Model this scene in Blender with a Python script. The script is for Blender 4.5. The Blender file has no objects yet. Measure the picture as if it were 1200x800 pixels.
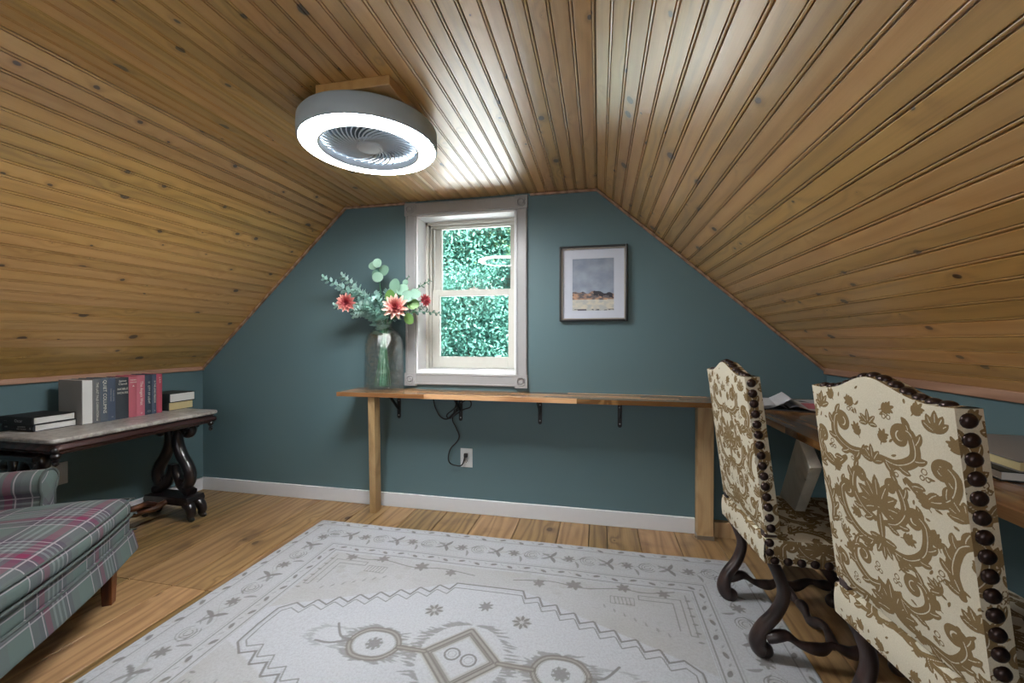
import bpy, math, random
import numpy as np
from mathutils import Vector, Matrix

random.seed(7)
RNG = np.random.default_rng(11)
SC = bpy.context.scene
COL = SC.collection
PI = math.pi

# ------------------------------------------------------------------ camera
CAM_H = 1.1341
cam_data = bpy.data.cameras.new('camera')
cam_data.sensor_fit = 'HORIZONTAL'
cam_data.sensor_width = 36.0
cam_data.lens = 483.5 / 1200.0 * 36.0
cam_data.clip_start = 0.02
cam_data.clip_end = 200
cam = bpy.data.objects.new('camera', cam_data)
COL.objects.link(cam)
cam.location = (0.0, -2.6, CAM_H)
cam.rotation_euler = (PI / 2 - 0.0027, -0.0004, 0.2076)
SC.camera = cam

# ------------------------------------------------------------------ world, light, exposure
SC.view_settings.view_transform = 'Standard'
SC.view_settings.look = 'None'
SC.view_settings.exposure = 0.0
SC.view_settings.gamma = 1.0
SC.view_settings.use_curve_mapping = False
SC.cycles.sample_clamp_indirect = 6.0
SC.cycles.max_bounces = 8
SC.cycles.transparent_max_bounces = 12

SKY_STRENGTH = 3.0
SUN_STRENGTH = 58.0
RING_STRENGTH = 142.0
REAR_FILL_W = 12.0

world = bpy.data.worlds.new('overcast_sky')
SC.world = world
world.use_nodes = True
_bg = world.node_tree.nodes['Background']
_bg.inputs['Color'].default_value = (0.86, 0.93, 1.0, 1)
_bg.inputs['Strength'].default_value = SKY_STRENGTH

_sd = bpy.data.lights.new('sun', 'SUN')
_sd.energy = SUN_STRENGTH
_sd.angle = 0.03
_sd.color = (1.0, 0.97, 0.92)
_so = bpy.data.objects.new('sun', _sd)
COL.objects.link(_so)
_so.location = (6, -3, 12)
_so.rotation_euler = Vector((-0.62, 0.18, -0.85)).to_track_quat('-Z', 'Y').to_euler()

# fill light added behind the camera, set in an assumed rear window
_ld = bpy.data.lights.new('rear_fill_light', 'AREA')
_ld.shape = 'RECTANGLE'
_ld.size, _ld.size_y = 1.5, 1.1
_ld.energy = REAR_FILL_W
_ld.color = (0.93, 0.96, 1.0)
_lo = bpy.data.objects.new('rear_fill_light', _ld)
COL.objects.link(_lo)
_lo.location = (-0.86, -4.93, 1.42)
_lo.rotation_euler = (-PI / 2, 0, PI)

# ------------------------------------------------------------------ helpers
def lin(c):
    c = c / 255.0
    return c / 12.92 if c <= 0.04045 else ((c + 0.055) / 1.055) ** 2.4

def rgb(r, g, b):
    return (lin(r), lin(g), lin(b), 1.0)

class Nodes:
    def __init__(self, name):
        self.m = bpy.data.materials.new(name)
        self.m.use_nodes = True
        self.t = self.m.node_tree
        self.b = self.t.nodes['Principled BSDF']
        self.out = self.t.nodes['Material Output']
    def n(self, typ, **kw):
        nd = self.t.nodes.new(typ)
        for k, v in kw.items():
            setattr(nd, k, v)
        return nd
    def l(self, a, b):
        self.t.links.new(a, b)
    def setin(self, node, i, v):
        if hasattr(v, 'is_output') or isinstance(v, bpy.types.NodeSocket):
            self.l(v, node.inputs[i])
        else:
            node.inputs[i].default_value = v
    def math(self, op, a, b=0.0, c=None, clamp=False):
        nd = self.n('ShaderNodeMath', operation=op)
        nd.use_clamp = clamp
        self.setin(nd, 0, a)
        self.setin(nd, 1, b)
        if c is not None:
            self.setin(nd, 2, c)
        return nd.outputs[0]
    def mix(self, f, a, b, mode='MIX'):
        nd = self.n('ShaderNodeMix', data_type='RGBA', blend_type=mode)
        self.setin(nd, 0, f)
        self.setin(nd, 6, a)
        self.setin(nd, 7, b)
        return nd.outputs[2]
    def ramp(self, f, stops, interp='LINEAR'):
        nd = self.n('ShaderNodeValToRGB')
        cr = nd.color_ramp
        cr.interpolation = interp
        while len(cr.elements) < len(stops):
            cr.elements.new(0.5)
        for e, (p, c) in zip(cr.elements, stops):
            e.position = p
            e.color = c
        self.setin(nd, 0, f)
        return nd.outputs[0]
    def sep(self, v):
        nd = self.n('ShaderNodeSeparateXYZ')
        self.l(v, nd.inputs[0])
        return nd.outputs
    def comb(self, x, y, z):
        nd = self.n('ShaderNodeCombineXYZ')
        for i, v in enumerate((x, y, z)):
            self.setin(nd, i, v)
        return nd.outputs[0]
    def noise(self, vec, scale=1.0, detail=4.0, rough=0.55, dist=0.0):
        nd = self.n('ShaderNodeTexNoise')
        self.l(vec, nd.inputs['Vector'])
        nd.inputs['Scale'].default_value = scale
        nd.inputs['Detail'].default_value = detail
        nd.inputs['Roughness'].default_value = rough
        nd.inputs['Distortion'].default_value = dist
        return nd.outputs[0]
    def smooth(self, v, e0, e1):
        nd = self.n('ShaderNodeMapRange', interpolation_type='SMOOTHSTEP')
        self.setin(nd, 0, v)
        self.setin(nd, 1, e0)
        self.setin(nd, 2, e1)
        return nd.outputs[0]
    def bump(self, h, strength=0.3, dist=0.002):
        nd = self.n('ShaderNodeBump')
        nd.inputs['Strength'].default_value = strength
        nd.inputs['Distance'].default_value = dist
        self.l(h, nd.inputs['Height'])
        self.l(nd.outputs[0], self.b.inputs['Normal'])
        return nd
    def obj(self):
        return self.n('ShaderNodeTexCoord').outputs['Object']
    def set(self, **kw):
        for k, v in kw.items():
            k = {'color': 'Base Color', 'rough': 'Roughness', 'metal': 'Metallic', 'coat': 'Coat Weight',
                 'coat_rough': 'Coat Roughness', 'spec': 'Specular IOR Level', 'sheen': 'Sheen Weight',
                 'coat_ior': 'Coat IOR', 'emit': 'Emission Color', 'emit_s': 'Emission Strength'}.get(k, k)
            self.setin(self.b, self.b.inputs.find(k), v)
        return self

def plain(name, c, rough=0.5, metal=0.0, noise=0.06, nscale=30.0, coat=0.0, bump=0.0, coat_rough=0.2):
    N = Nodes(name)
    o = N.obj()
    f = N.noise(o, nscale, 4.0)
    a = tuple(x * (1 - noise) for x in c[:3]) + (1,)
    b = tuple(min(1, x * (1 + noise)) for x in c[:3]) + (1,)
    N.set(color=N.mix(f, a, b), rough=rough, metal=metal, coat=coat, coat_rough=coat_rough)
    if bump:
        N.bump(f, bump, 0.001)
    return N.m

def wood(name, dark, mid, light, axis='Y', rough=0.4, coat=0.0, coat_rough=0.2, coat_ior=1.5, knots=True, cell=0.24, kr=0.012,
         knotcol=rgb(40, 22, 12), freq=90.0, amp=5.0, vary=0.35, hue=0.015, bump=0.12, fine=1.0, ring=1.0, blotch=0.0, spec=0.5):
    N = Nodes(name)
    x, y, z = N.sep(N.obj())
    if axis == 'Y':
        u, t, v = x, z, y
    elif axis == 'X':
        u, t, v = y, z, x
    else:
        u, t, v = x, y, z
    rnd = N.n('ShaderNodeObjectInfo').outputs['Random']
    v = N.math('MULTIPLY_ADD', rnd, 37.3, v)
    uo = N.math('MULTIPLY_ADD', rnd, 11.7, u)
    base = N.comb(uo, t, v)
    # knots
    if knots:
        kn = N.n('ShaderNodeTexVoronoi', voronoi_dimensions='2D')
        kn.inputs['Scale'].default_value = 1.0 / cell
        kn.inputs['Randomness'].default_value = 1.0
        wob = N.noise(base, 40.0, 2.0)
        N.l(N.comb(N.math('MULTIPLY_ADD', wob, 0.006, uo), N.math('MULTIPLY', v, 0.72), 0.0), kn.inputs['Vector'])
        d = N.math('MULTIPLY', kn.outputs['Distance'], cell)
        rr = N.sep(kn.outputs['Color'])[0]
        kr_ = N.math('MULTIPLY', N.math('POWER', rr, 2.2), kr)
        km = N.math('SUBTRACT', 1.0, N.smooth(d, N.math('MULTIPLY', kr_, 0.75), N.math('ADD', kr_, 0.0012)))
        halo = N.math('MULTIPLY', N.math('SUBTRACT', 1.0, N.smooth(d, N.math('MULTIPLY', kr_, 0.6), N.math('MULTIPLY', kr_, 3.0))), 0.45)
        push = N.math('POWER', 2.718, N.math('MULTIPLY', d, -38.0))
    else:
        km = halo = push = 0.0
    # cathedral rings
    warp = N.noise(N.comb(N.math('MULTIPLY', uo, 9.0), N.math('MULTIPLY', t, 9.0), N.math('MULTIPLY', v, 1.1)), 1.0, 2.0)
    ph = N.math('MULTIPLY_ADD', uo, freq, N.math('MULTIPLY', warp, amp * 3.2))
    ph = N.math('ADD', ph, N.math('MULTIPLY', push, 10.0))
    s = N.math('MULTIPLY_ADD', N.math('SINE', ph), 0.5, 0.5)
    s = N.math('POWER', s, 1.6)
    # fine grain
    g = N.noise(N.comb(N.math('MULTIPLY', uo, 210.0 * fine), N.math('MULTIPLY', t, 210.0 * fine), N.math('MULTIPLY', v, 4.5)), 1.0, 5.0, 0.65)
    g2 = N.noise(N.comb(N.math('MULTIPLY', uo, 26.0), N.math('MULTIPLY', t, 26.0), N.math('MULTIPLY', v, 1.3)), 1.0, 3.0)
    f = N.math('ADD', N.math('MULTIPLY', s, 0.42 * ring), N.math('ADD', N.math('MULTIPLY', g, 0.38), N.math('MULTIPLY', g2, 0.36)))
    f = N.math('MULTIPLY_ADD', N.math('SUBTRACT', rnd, 0.5), vary, f)
    col = N.ramp(f, [(0.15, light), (0.5, mid), (0.88, dark)])
    if blotch:
        bl = N.smooth(N.noise(base, 3.5, 3.0), 0.55, 0.75)
        col = N.mix(N.math('MULTIPLY', bl, blotch), col, dark)
    if knots:
        col = N.mix(halo, col, dark)
        col = N.mix(N.math('MULTIPLY', km, 0.92), col, knotcol)
    hsv = N.n('ShaderNodeHueSaturation')
    N.l(col, hsv.inputs['Color'])
    N.l(N.math('MULTIPLY_ADD', N.math('SUBTRACT', rnd, 0.5), hue, 0.5), hsv.inputs['Hue'])
    rn2 = N.math('FRACT', N.math('MULTIPLY', rnd, 17.31))
    N.l(N.math('MULTIPLY_ADD', rn2, 0.22, 0.89), hsv.inputs['Value'])
    N.set(color=hsv.outputs[0], rough=rough, coat=coat, coat_rough=coat_rough, coat_ior=coat_ior, spec=spec)
    N.bump(f, bump, 0.001)
    return N.m

M = {}
def wallpaint():
    N = Nodes('dark_teal_wall_paint')
    o = N.obj()
    f = N.noise(o, 1.6, 3.0)
    N.set(color=N.mix(f, rgb(86, 111, 118), rgb(94, 118, 122)), rough=0.5, spec=0.35)
    N.bump(N.noise(o, 160.0, 2.0), 0.06, 0.001)
    return N.m
M['wall'] = wallpaint()
M['white'] = plain('white_gloss_trim_paint', rgb(222, 224, 228), 0.35, noise=0.03)
M['jamb'] = plain('daylit_white_jamb_paint', rgb(246, 247, 249), 0.4, noise=0.02)  # brighter copy of the trim white, daylight put into jamb and sill colour
M['casing'] = plain('grey_white_casing_paint', rgb(160, 160, 160), 0.3, noise=0.03)
M['sash'] = plain('cream_white_sash_paint', rgb(214, 212, 203), 0.4, noise=0.04)
M['ceil'] = wood('varnished_knotty_pine', rgb(148, 104, 48), rgb(196, 152, 84), rgb(214, 176, 108), rough=0.42, coat=1.0, coat_rough=0.34, coat_ior=1.9,
                 freq=110.0, vary=0.3, hue=0.02, cell=0.17, kr=0.019, bump=0.05, ring=0.45)
M['pinetrim'] = wood('pine_moulding', rgb(132, 98, 76), rgb(164, 130, 106), rgb(186, 152, 128), rough=0.4, knots=False, vary=0.2)
M['floor'] = wood('worn_pine_floor', rgb(78, 52, 30), rgb(150, 118, 78), rgb(190, 158, 112), rough=0.36, coat=0.12, coat_rough=0.3,
                  freq=120.0, amp=7.0, vary=0.34, cell=0.34, kr=0.026, knotcol=rgb(70, 40, 20), bump=0.25, blotch=0.7, fine=0.7, hue=0.025, ring=0.55)
M['shelf'] = wood('oiled_block_wood', rgb(104, 68, 40), rgb(164, 120, 76), rgb(208, 170, 120), rough=0.22, coat=0.4, coat_rough=0.1,
                  knots=True, cell=0.3, kr=0.01, vary=0.85, hue=0.03, axis='Y', freq=140.0)
M['lumber'] = wood('raw_stud_lumber', rgb(128, 98, 62), rgb(176, 146, 104), rgb(206, 178, 134), axis='Z', rough=0.6, cell=0.15, kr=0.009, vary=0.2, ring=0.4)
M['paleboard'] = wood('whitewashed_stud', rgb(140, 136, 126), rgb(176, 172, 160), rgb(200, 196, 184), axis='Z', rough=0.6, cell=0.2, kr=0.006, vary=0.1, bump=0.05, ring=0.4)
M['black'] = plain('black_iron', rgb(20, 20, 22), 0.45, noise=0.1)
M['steel'] = plain('zinc_screw', rgb(170, 170, 170), 0.35, 0.9)
M['plate'] = plain('white_plastic_plate', rgb(206, 210, 210), 0.35, noise=0.02)
M['platehole'] = plain('dark_outlet_slot', rgb(50, 52, 52), 0.5)
M['rubber'] = plain('black_rubber_cord', rgb(14, 15, 17), 0.45, noise=0.1)
M['darkwood'] = wood('ebonised_carved_wood', rgb(9, 7, 9), rgb(19, 13, 15), rgb(36, 23, 23), axis='Z', rough=0.3, knots=False, vary=0.1, bump=0.15, coat=0.3)
M['redwood'] = wood('dark_mahogany_moulding', rgb(34, 14, 12), rgb(62, 30, 26), rgb(92, 56, 50), axis='Y', rough=0.32, knots=False, vary=0.1, coat=0.4)
M['wornwood'] = wood('worn_brown_carving', rgb(30, 16, 12), rgb(72, 40, 24), rgb(128, 84, 40), axis='Y', rough=0.45, knots=False, vary=0.1, bump=0.5)
M['chairwood'] = wood('dark_walnut_chair_leg', rgb(28, 18, 17), rgb(50, 36, 34), rgb(74, 56, 52), axis='Z', rough=0.38, knots=False, vary=0.1, coat=0.2)
M['legwood'] = wood('cherry_brown_leg', rgb(62, 26, 14), rgb(104, 52, 30), rgb(138, 78, 46), axis='Z', rough=0.35, knots=False, vary=0.1, coat=0.3)
M['nail'] = plain('dark_bronze_nailhead', rgb(58, 46, 44), 0.32, 0.75, noise=0.25, nscale=200)
M['piping'] = plain('grey_green_welt', rgb(76, 84, 82), 0.85)

def marble():
    N = Nodes('grey_marble')
    o = N.obj()
    f = N.noise(o, 9.0, 8.0, 0.7, 1.4)
    g = N.noise(o, 60.0, 3.0)
    col = N.ramp(N.math('ADD', N.math('MULTIPLY', f, 0.75), N.math('MULTIPLY', g, 0.25)),
                 [(0.36, rgb(112, 106, 102)), (0.5, rgb(160, 155, 150)), (0.66, rgb(196, 193, 188))])
    N.set(color=col, rough=0.3)
    return N.m
M['marble'] = marble()

def pane():
    N = Nodes('window_pane_glass')
    tr = N.n('ShaderNodeBsdfTransparent')
    tr.inputs[0].default_value = (0.95, 0.98, 0.97, 1)
    gl = N.n('ShaderNodeBsdfGlossy')
    gl.inputs['Roughness'].default_value = 0.0
    fr = N.n('ShaderNodeFresnel')
    fr.inputs[0].default_value = 1.52
    mx = N.n('ShaderNodeMixShader')
    N.l(N.math('MULTIPLY', fr.outputs[0], 1.7, clamp=True), mx.inputs[0])
    N.l(tr.outputs[0], mx.inputs[1])
    N.l(gl.outputs[0], mx.inputs[2])
    N.l(mx.outputs[0], N.out.inputs[0])
    return N.m
M['pane'] = pane()

def vaseglass():
    N = Nodes('clear_pressed_glass')
    o = N.obj()
    tr = N.n('ShaderNodeBsdfTransparent')
    tr.inputs[0].default_value = (0.98, 0.993, 0.99, 1)
    gl = N.n('ShaderNodeBsdfGlossy')
    gl.inputs['Roughness'].default_value = 0.06
    lw = N.n('ShaderNodeLayerWeight')
    lw.inputs[0].default_value = 0.32
    bp = N.n('ShaderNodeBump')
    bp.inputs['Strength'].default_value = 0.5
    bp.inputs['Distance'].default_value = 0.03
    h = N.math('ADD', N.noise(o, 22.0, 2.0, 0.5, 1.2), N.math('MULTIPLY', N.noise(o, 55.0, 2.0), 0.4))
    N.l(h, bp.inputs['Height'])
    N.l(bp.outputs[0], gl.inputs['Normal'])
    N.l(bp.outputs[0], lw.inputs['Normal'])
    mx = N.n('ShaderNodeMixShader')
    N.l(N.math('MULTIPLY_ADD', lw.outputs['Facing'], 0.40, 0.06, clamp=True), mx.inputs[0])
    N.l(tr.outputs[0], mx.inputs[1])
    N.l(gl.outputs[0], mx.inputs[2])
    N.l(mx.outputs[0], N.out.inputs[0])
    return N.m
M['vase'] = vaseglass()

def fabric_damask():
    N = Nodes('cream_damask_with_brown_velvet')
    a = N.n('ShaderNodeAttribute', attribute_name='pat').outputs['Fac']
    o = N.obj()
    sp = N.noise(o, 900.0, 2.0)
    weave = N.noise(o, 420.0, 2.0)
    f = N.smooth(N.math('MULTIPLY_ADD', N.math('SUBTRACT', sp, 0.5), 0.5, a), 0.35, 0.62)
    cream = N.mix(weave, rgb(194, 186, 162), rgb(228, 222, 204))
    velvet = N.mix(sp, rgb(104, 84, 54), rgb(152, 130, 94))
    N.set(color=N.mix(f, cream, velvet), rough=0.85, spec=0.15)
    N.bump(N.math('ADD', N.math('MULTIPLY', f, 1.0), N.math('MULTIPLY', sp, 0.3)), 0.6, 0.0018)
    return N.m
M['damask'] = fabric_damask()

def rugmat():
    N = Nodes('pale_grey_wool_rug')
    a = N.n('ShaderNodeAttribute', attribute_name='pat').outputs['Fac']
    tn = N.n('ShaderNodeAttribute', attribute_name='tint').outputs['Fac']
    o = N.obj()
    x, y, z = N.sep(o)
    sp = N.noise(o, 520.0, 3.0, 0.7)
    lo = N.noise(o, 5.0, 4.0)
    md = N.noise(o, 110.0, 4.0, 0.7)
    st = N.noise(N.comb(N.math('MULTIPLY', x, 240.0), N.math('MULTIPLY', y, 22.0), 0.0), 1.0, 3.0)
    base = N.mix(sp, rgb(150, 154, 162), rgb(214, 218, 226))
    base = N.mix(N.math('MULTIPLY', st, 0.45), base, rgb(180, 184, 190))
    base = N.mix(N.smooth(md, 0.35, 0.75), base, N.mix(0.30, base, rgb(120, 122, 126)))
    base = N.mix(N.math('MULTIPLY', lo, 0.25), base, rgb(200, 202, 202))
    base = N.mix(N.math('MULTIPLY', tn, 0.62), base, rgb(150, 142, 126))
    f = N.math('MULTIPLY', N.smooth(N.math('MULTIPLY_ADD', N.math('SUBTRACT', sp, 0.5), 0.5, a), 0.15, 0.8), 0.74)
    N.set(color=N.mix(f, base, rgb(108, 106, 102)), rough=0.95, spec=0.1)
    N.bump(N.math('ADD', sp, N.math('MULTIPLY', a, -0.4)), 0.5, 0.003)
    return N.m
M['rug'] = rugmat()

def plaid():
    N = Nodes('muted_green_plaid_cloth')
    uv = N.n('ShaderNodeUVMap').outputs[0]
    u, v, _ = N.sep(uv)
    green, teal, grey, plum, wine = rgb(102, 107, 107), rgb(102, 117, 113), rgb(92, 90, 96), rgb(86, 78, 90), rgb(126, 38, 78)
    pale = rgb(136, 144, 144)
    def stripes(c, P, off):
        f = N.math('FRACT', N.math('MULTIPLY_ADD', c, 1.0 / P, off))
        col = N.ramp(f, [(0.0, teal), (0.26, grey), (0.36, plum), (0.455, wine), (0.535, grey), (0.58, pale), (0.61, grey), (0.65, pale),
                         (0.68, grey), (0.72, pale), (0.75, plum), (0.88, green)], 'CONSTANT')
        w = rgb(0, 0, 0), rgb(255, 255, 255)
        line = N.ramp(f, [(0.0, w[0]), (0.255, w[1]), (0.27, w[0]), (0.42, w[1]), (0.435, w[0]), (0.80, w[1]), (0.815, w[0])], 'CONSTANT')
        return col, line
    c1, l1 = stripes(u, 0.29, 0.13)
    c2, l2 = stripes(v, 0.31, 0.34)
    col = N.mix(0.5, c1, c2)
    ln = N.math('MULTIPLY', N.math('MAXIMUM', l1, l2), 0.55)
    col = N.mix(ln, col, rgb(190, 182, 186))
    tw = N.noise(N.comb(N.math('MULTIPLY', u, 900.0), N.math('MULTIPLY', v, 900.0), 0.0), 1.0, 2.0)
    N.set(color=N.mix(N.math('MULTIPLY', tw, 0.35), col, rgb(70, 78, 76)), rough=0.9, spec=0.15)
    N.bump(tw, 0.3, 0.001)
    return N.m
M['plaid'] = plaid()

def vcol(name, rough=0.6):
    N = Nodes(name)
    a = N.n('ShaderNodeAttribute', attribute_name='col').outputs['Color']
    N.set(color=a, rough=rough)
    return N.m
M['print'] = vcol('watercolour_print', 0.5)

def emit(name, c, s):
    N = Nodes(name)
    N.set(color=rgb(240, 240, 240), emit=c, emit_s=s)
    return N.m
M['ring'] = emit('lit_acrylic_ring', (0.965, 0.985, 1.0, 1), RING_STRENGTH)
M['fanbody'] = plain('grey_fan_enamel', rgb(176, 194, 206), 0.5, 0.0, noise=0.03)
M['fangrille'] = plain('silver_grille', rgb(214, 219, 224), 0.6, 0.0, noise=0.03)
M['fandark'] = plain('dark_grey_metal', rgb(74, 82, 90), 0.7, 0.0)  # dark grey for the disc behind the grille blades
M['pages'] = plain('white_page_edges', rgb(214, 214, 210), 0.8, noise=0.05, nscale=300)
M['creampages'] = plain('cream_page_edges', rgb(206, 190, 142), 0.8, noise=0.06, nscale=300)
M['paper'] = plain('white_magazine_paper', rgb(206, 208, 214), 0.45, noise=0.04)
M['mat'] = plain('white_mat_board', rgb(196, 202, 214), 0.8, noise=0.02)
M['frame'] = plain('dark_carved_frame', rgb(20, 19, 19), 0.4, noise=0.3, nscale=120)
M['framefillet'] = plain('pale_frame_fillet', rgb(150, 140, 130), 0.4, 0.3, noise=0.2, nscale=100)
M['ink_w'] = plain('cream_lettering', rgb(214, 212, 196), 0.6)
M['ink_g'] = plain('grey_lettering', rgb(150, 152, 154), 0.6)
def leafmat(name, a, b, rough=0.5):
    N = Nodes(name)
    rnd = N.n('ShaderNodeObjectInfo').outputs['Random']
    f = N.math('MULTIPLY_ADD', rnd, 0.5, N.math('MULTIPLY', N.noise(N.obj(), 60.0, 2.0), 0.5))
    N.set(color=N.mix(f, a, b), rough=rough)
    return N.m
M['euc'] = leafmat('pale_eucalyptus_leaf', rgb(146, 196, 188), rgb(212, 238, 230))
M['euc_dark'] = leafmat('dark_eucalyptus_leaf', rgb(58, 92, 82), rgb(110, 146, 130))
M['dollar'] = leafmat('silver_dollar_leaf', rgb(92, 134, 116), rgb(140, 176, 152))
M['green'] = leafmat('green_leaf', rgb(86, 128, 62), rgb(128, 168, 96))
M['stem'] = leafmat('green_stem', rgb(46, 104, 74), rgb(74, 134, 100))
def petalmat():
    N = Nodes('pink_dahlia_petal')
    x, y, z = N.sep(N.obj())
    f = N.smooth(x, 0.006, 0.085)
    N.set(color=N.ramp(f, [(0.0, rgb(160, 36, 62)), (0.25, rgb(204, 96, 100)), (0.6, rgb(226, 150, 140)), (1.0, rgb(246, 220, 202))]), rough=0.6)
    return N.m
M['petal'] = petalmat()
def foliage(name, a, b):
    N = Nodes(name)
    o = N.obj()
    f = N.noise(o, 7.0, 3.0)
    g = N.n('ShaderNodeNewGeometry').outputs['Random Per Island']
    N.set(color=N.mix(N.math('MULTIPLY_ADD', g, 0.7, N.math('MULTIPLY', f, 0.3)), a, b), rough=0.8, spec=0.1)
    return N.m
M['fol_a'] = foliage('teal_green_foliage', rgb(38, 86, 77), rgb(104, 156, 143))
M['fol_b'] = foliage('yellow_green_foliage', rgb(48, 84, 56), rgb(122, 152, 116))
M['bark'] = plain('grey_bark', rgb(74, 72, 66), 0.8, noise=0.3, nscale=14)
M['bounce_pale'] = plain('pale_bounce_roof', rgb(232, 234, 238), 0.5, noise=0.03, nscale=3)  # pale so the added far roof throws sunlight back
M['bounce_grey'] = plain('grey_bounce_roof', rgb(168, 174, 182), 0.6, noise=0.05, nscale=3)  # grey chosen to temper the bounce off the added near roof
M['lawn'] = plain('dull_lawn', rgb(70, 96, 60), 0.9, noise=0.3, nscale=3)

# ------------------------------------------------------------------ mesh builder
class MB:
    def __init__(self):
        self.v, self.f = [], []
    def add(self, vs, fs):
        o = len(self.v)
        self.v += [tuple(p) for p in vs]
        self.f += [tuple(i + o for i in q) for q in fs]
        return self
    def box(self, x0, x1, y0, y1, z0, z1, mat=None):
        vs = [Vector(p) for p in ((x0, y0, z0), (x1, y0, z0), (x1, y1, z0), (x0, y1, z0), (x0, y0, z1), (x1, y0, z1), (x1, y1, z1), (x0, y1, z1))]
        if mat is not None:
            vs = [mat @ p for p in vs]
        return self.add(vs, [(0, 3, 2, 1), (4, 5, 6, 7), (0, 1, 5, 4), (1, 2, 6, 5), (2, 3, 7, 6), (3, 0, 4, 7)])
    def beam(self, a, b, w, d, up=(0, 0, 1)):
        a, b = Vector(a), Vector(b)
        z = (b - a).normalized()
        x = Vector(up).cross(z)
        if x.length < 1e-5:
            x = Vector((1, 0, 0))
        x.normalize()
        y = z.cross(x)
        vs = []
        for p in (a, b):
            for sx, sy in ((-1, -1), (1, -1), (1, 1), (-1, 1)):
                vs.append(p + x * sx * w / 2 + y * sy * d / 2)
        return self.add(vs, [(3, 2, 1, 0), (4, 5, 6, 7), (0, 1, 5, 4), (1, 2, 6, 5), (2, 3, 7, 6), (3, 0, 4, 7)])
    def prism(self, poly, h0, h1, mat=None):
        n = len(poly)
        vs = [Vector((p[0], p[1], h0)) for p in poly] + [Vector((p[0], p[1], h1)) for p in poly]
        if mat is not None:
            vs = [mat @ p for p in vs]
        fs = [tuple(range(n - 1, -1, -1)), tuple(range(n, 2 * n))]
        fs += [(i, (i + 1) % n, n + (i + 1) % n, n + i) for i in range(n)]
        return self.add(vs, fs)
    def tube(self, pts, rad, n=10, caps=True, flat=1.0, closed=False):
        pts = [Vector(p) for p in pts]
        if not hasattr(rad, '__len__'):
            rad = [rad] * len(pts)
        N = len(pts)
        tang = []
        for i in range(N):
            if closed:
                t = pts[(i + 1) % N] - pts[i - 1]
            else:
                t = pts[min(i + 1, N - 1)] - pts[max(i - 1, 0)]
            tang.append(t.normalized())
        ref = Vector((0, 0, 1)) if abs(tang[0].z) < 0.9 else Vector((1, 0, 0))
        x = tang[0].cross(ref).normalized()
        vs = []
        for i in range(N):
            t = tang[i]
            x = (x - t * x.dot(t))
            x = x.normalized() if x.length > 1e-6 else t.orthogonal().normalized()
            y = t.cross(x)
            for k in range(n):
                a = 2 * PI * k / n
                vs.append(pts[i] + x * math.cos(a) * rad[i] + y * math.sin(a) * rad[i] * flat)
        fs = []
        for i in range(N if closed else N - 1):
            j = (i + 1) % N
            for k in range(n):
                fs.append((i * n + k, i * n + (k + 1) % n, j * n + (k + 1) % n, j * n + k))
        if caps and not closed:
            fs.append(tuple(range(n - 1, -1, -1)))
            fs.append(tuple((N - 1) * n + k for k in range(n)))
        return self.add(vs, fs)
    def lathe(self, prof, n=24, c=(0, 0, 0), mat=None):
        c = Vector(c)
        vs, fs = [], []
        for r, z in prof:
            for k in range(n):
                a = 2 * PI * k / n
                p = Vector((r * math.cos(a), r * math.sin(a), z))
                if mat is not None:
                    p = mat @ p
                vs.append(c + p)
        for i in range(len(prof) - 1):
            for k in range(n):
                fs.append((i * n + k, i * n + (k + 1) % n, (i + 1) * n + (k + 1) % n, (i + 1) * n + k))
        return self.add(vs, fs)
    def ball(self, c, r, n=10, m=6, s=(1, 1, 1)):
        prof = [(max(1e-4, r * math.sin(PI * i / m)), -r * math.cos(PI * i / m)) for i in range(m + 1)]
        return self.lathe([(a, z) for a, z in prof], n, c, Matrix.Diagonal(Vector(s)))
    def mesh(self, name, mat, smooth=False, angle=40):
        me = bpy.data.meshes.new(name)
        me.from_pydata(self.v, [], self.f)
        me.materials.append(mat)
        if smooth:
            me.polygons.foreach_set('use_smooth', [True] * len(me.polygons))
            try:
                me.set_sharp_from_angle(angle=math.radians(angle))
            except Exception:
                pass
        me.update()
        return me
    def build(self, name, mat, parent=None, smooth=False, bevel=0.0, angle=40, seg=2):
        o = bpy.data.objects.new(name, self.mesh(name, mat, smooth, angle))
        COL.objects.link(o)
        if parent is not None:
            o.parent = parent
        if bevel:
            b = o.modifiers.new('bevel', 'BEVEL')
            b.width, b.segments, b.limit_method = bevel, seg, 'ANGLE'
        return o

def inst(me, name, parent=None, mat=None, loc=None, rot=None):
    o = bpy.data.objects.new(name, me)
    COL.objects.link(o)
    if parent is not None:
        o.parent = parent
    if mat is not None:
        o.matrix_local = mat
    if loc is not None:
        o.location = loc
    if rot is not None:
        o.rotation_euler = rot
    return o

def empty(name, loc=(0, 0, 0), rotz=0.0):
    o = bpy.data.objects.new(name, None)
    COL.objects.link(o)
    o.location = loc
    o.rotation_euler = (0, 0, rotz)
    o.empty_display_size = 0.1
    return o

def tag(o, label=None, cat=None, group=None, kind=None):
    if label: o['label'] = label
    if cat: o['category'] = cat
    if group: o['group'] = group
    if kind: o['kind'] = kind
    return o

def struct(o):
    o['kind'] = 'structure'
    return o

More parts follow.
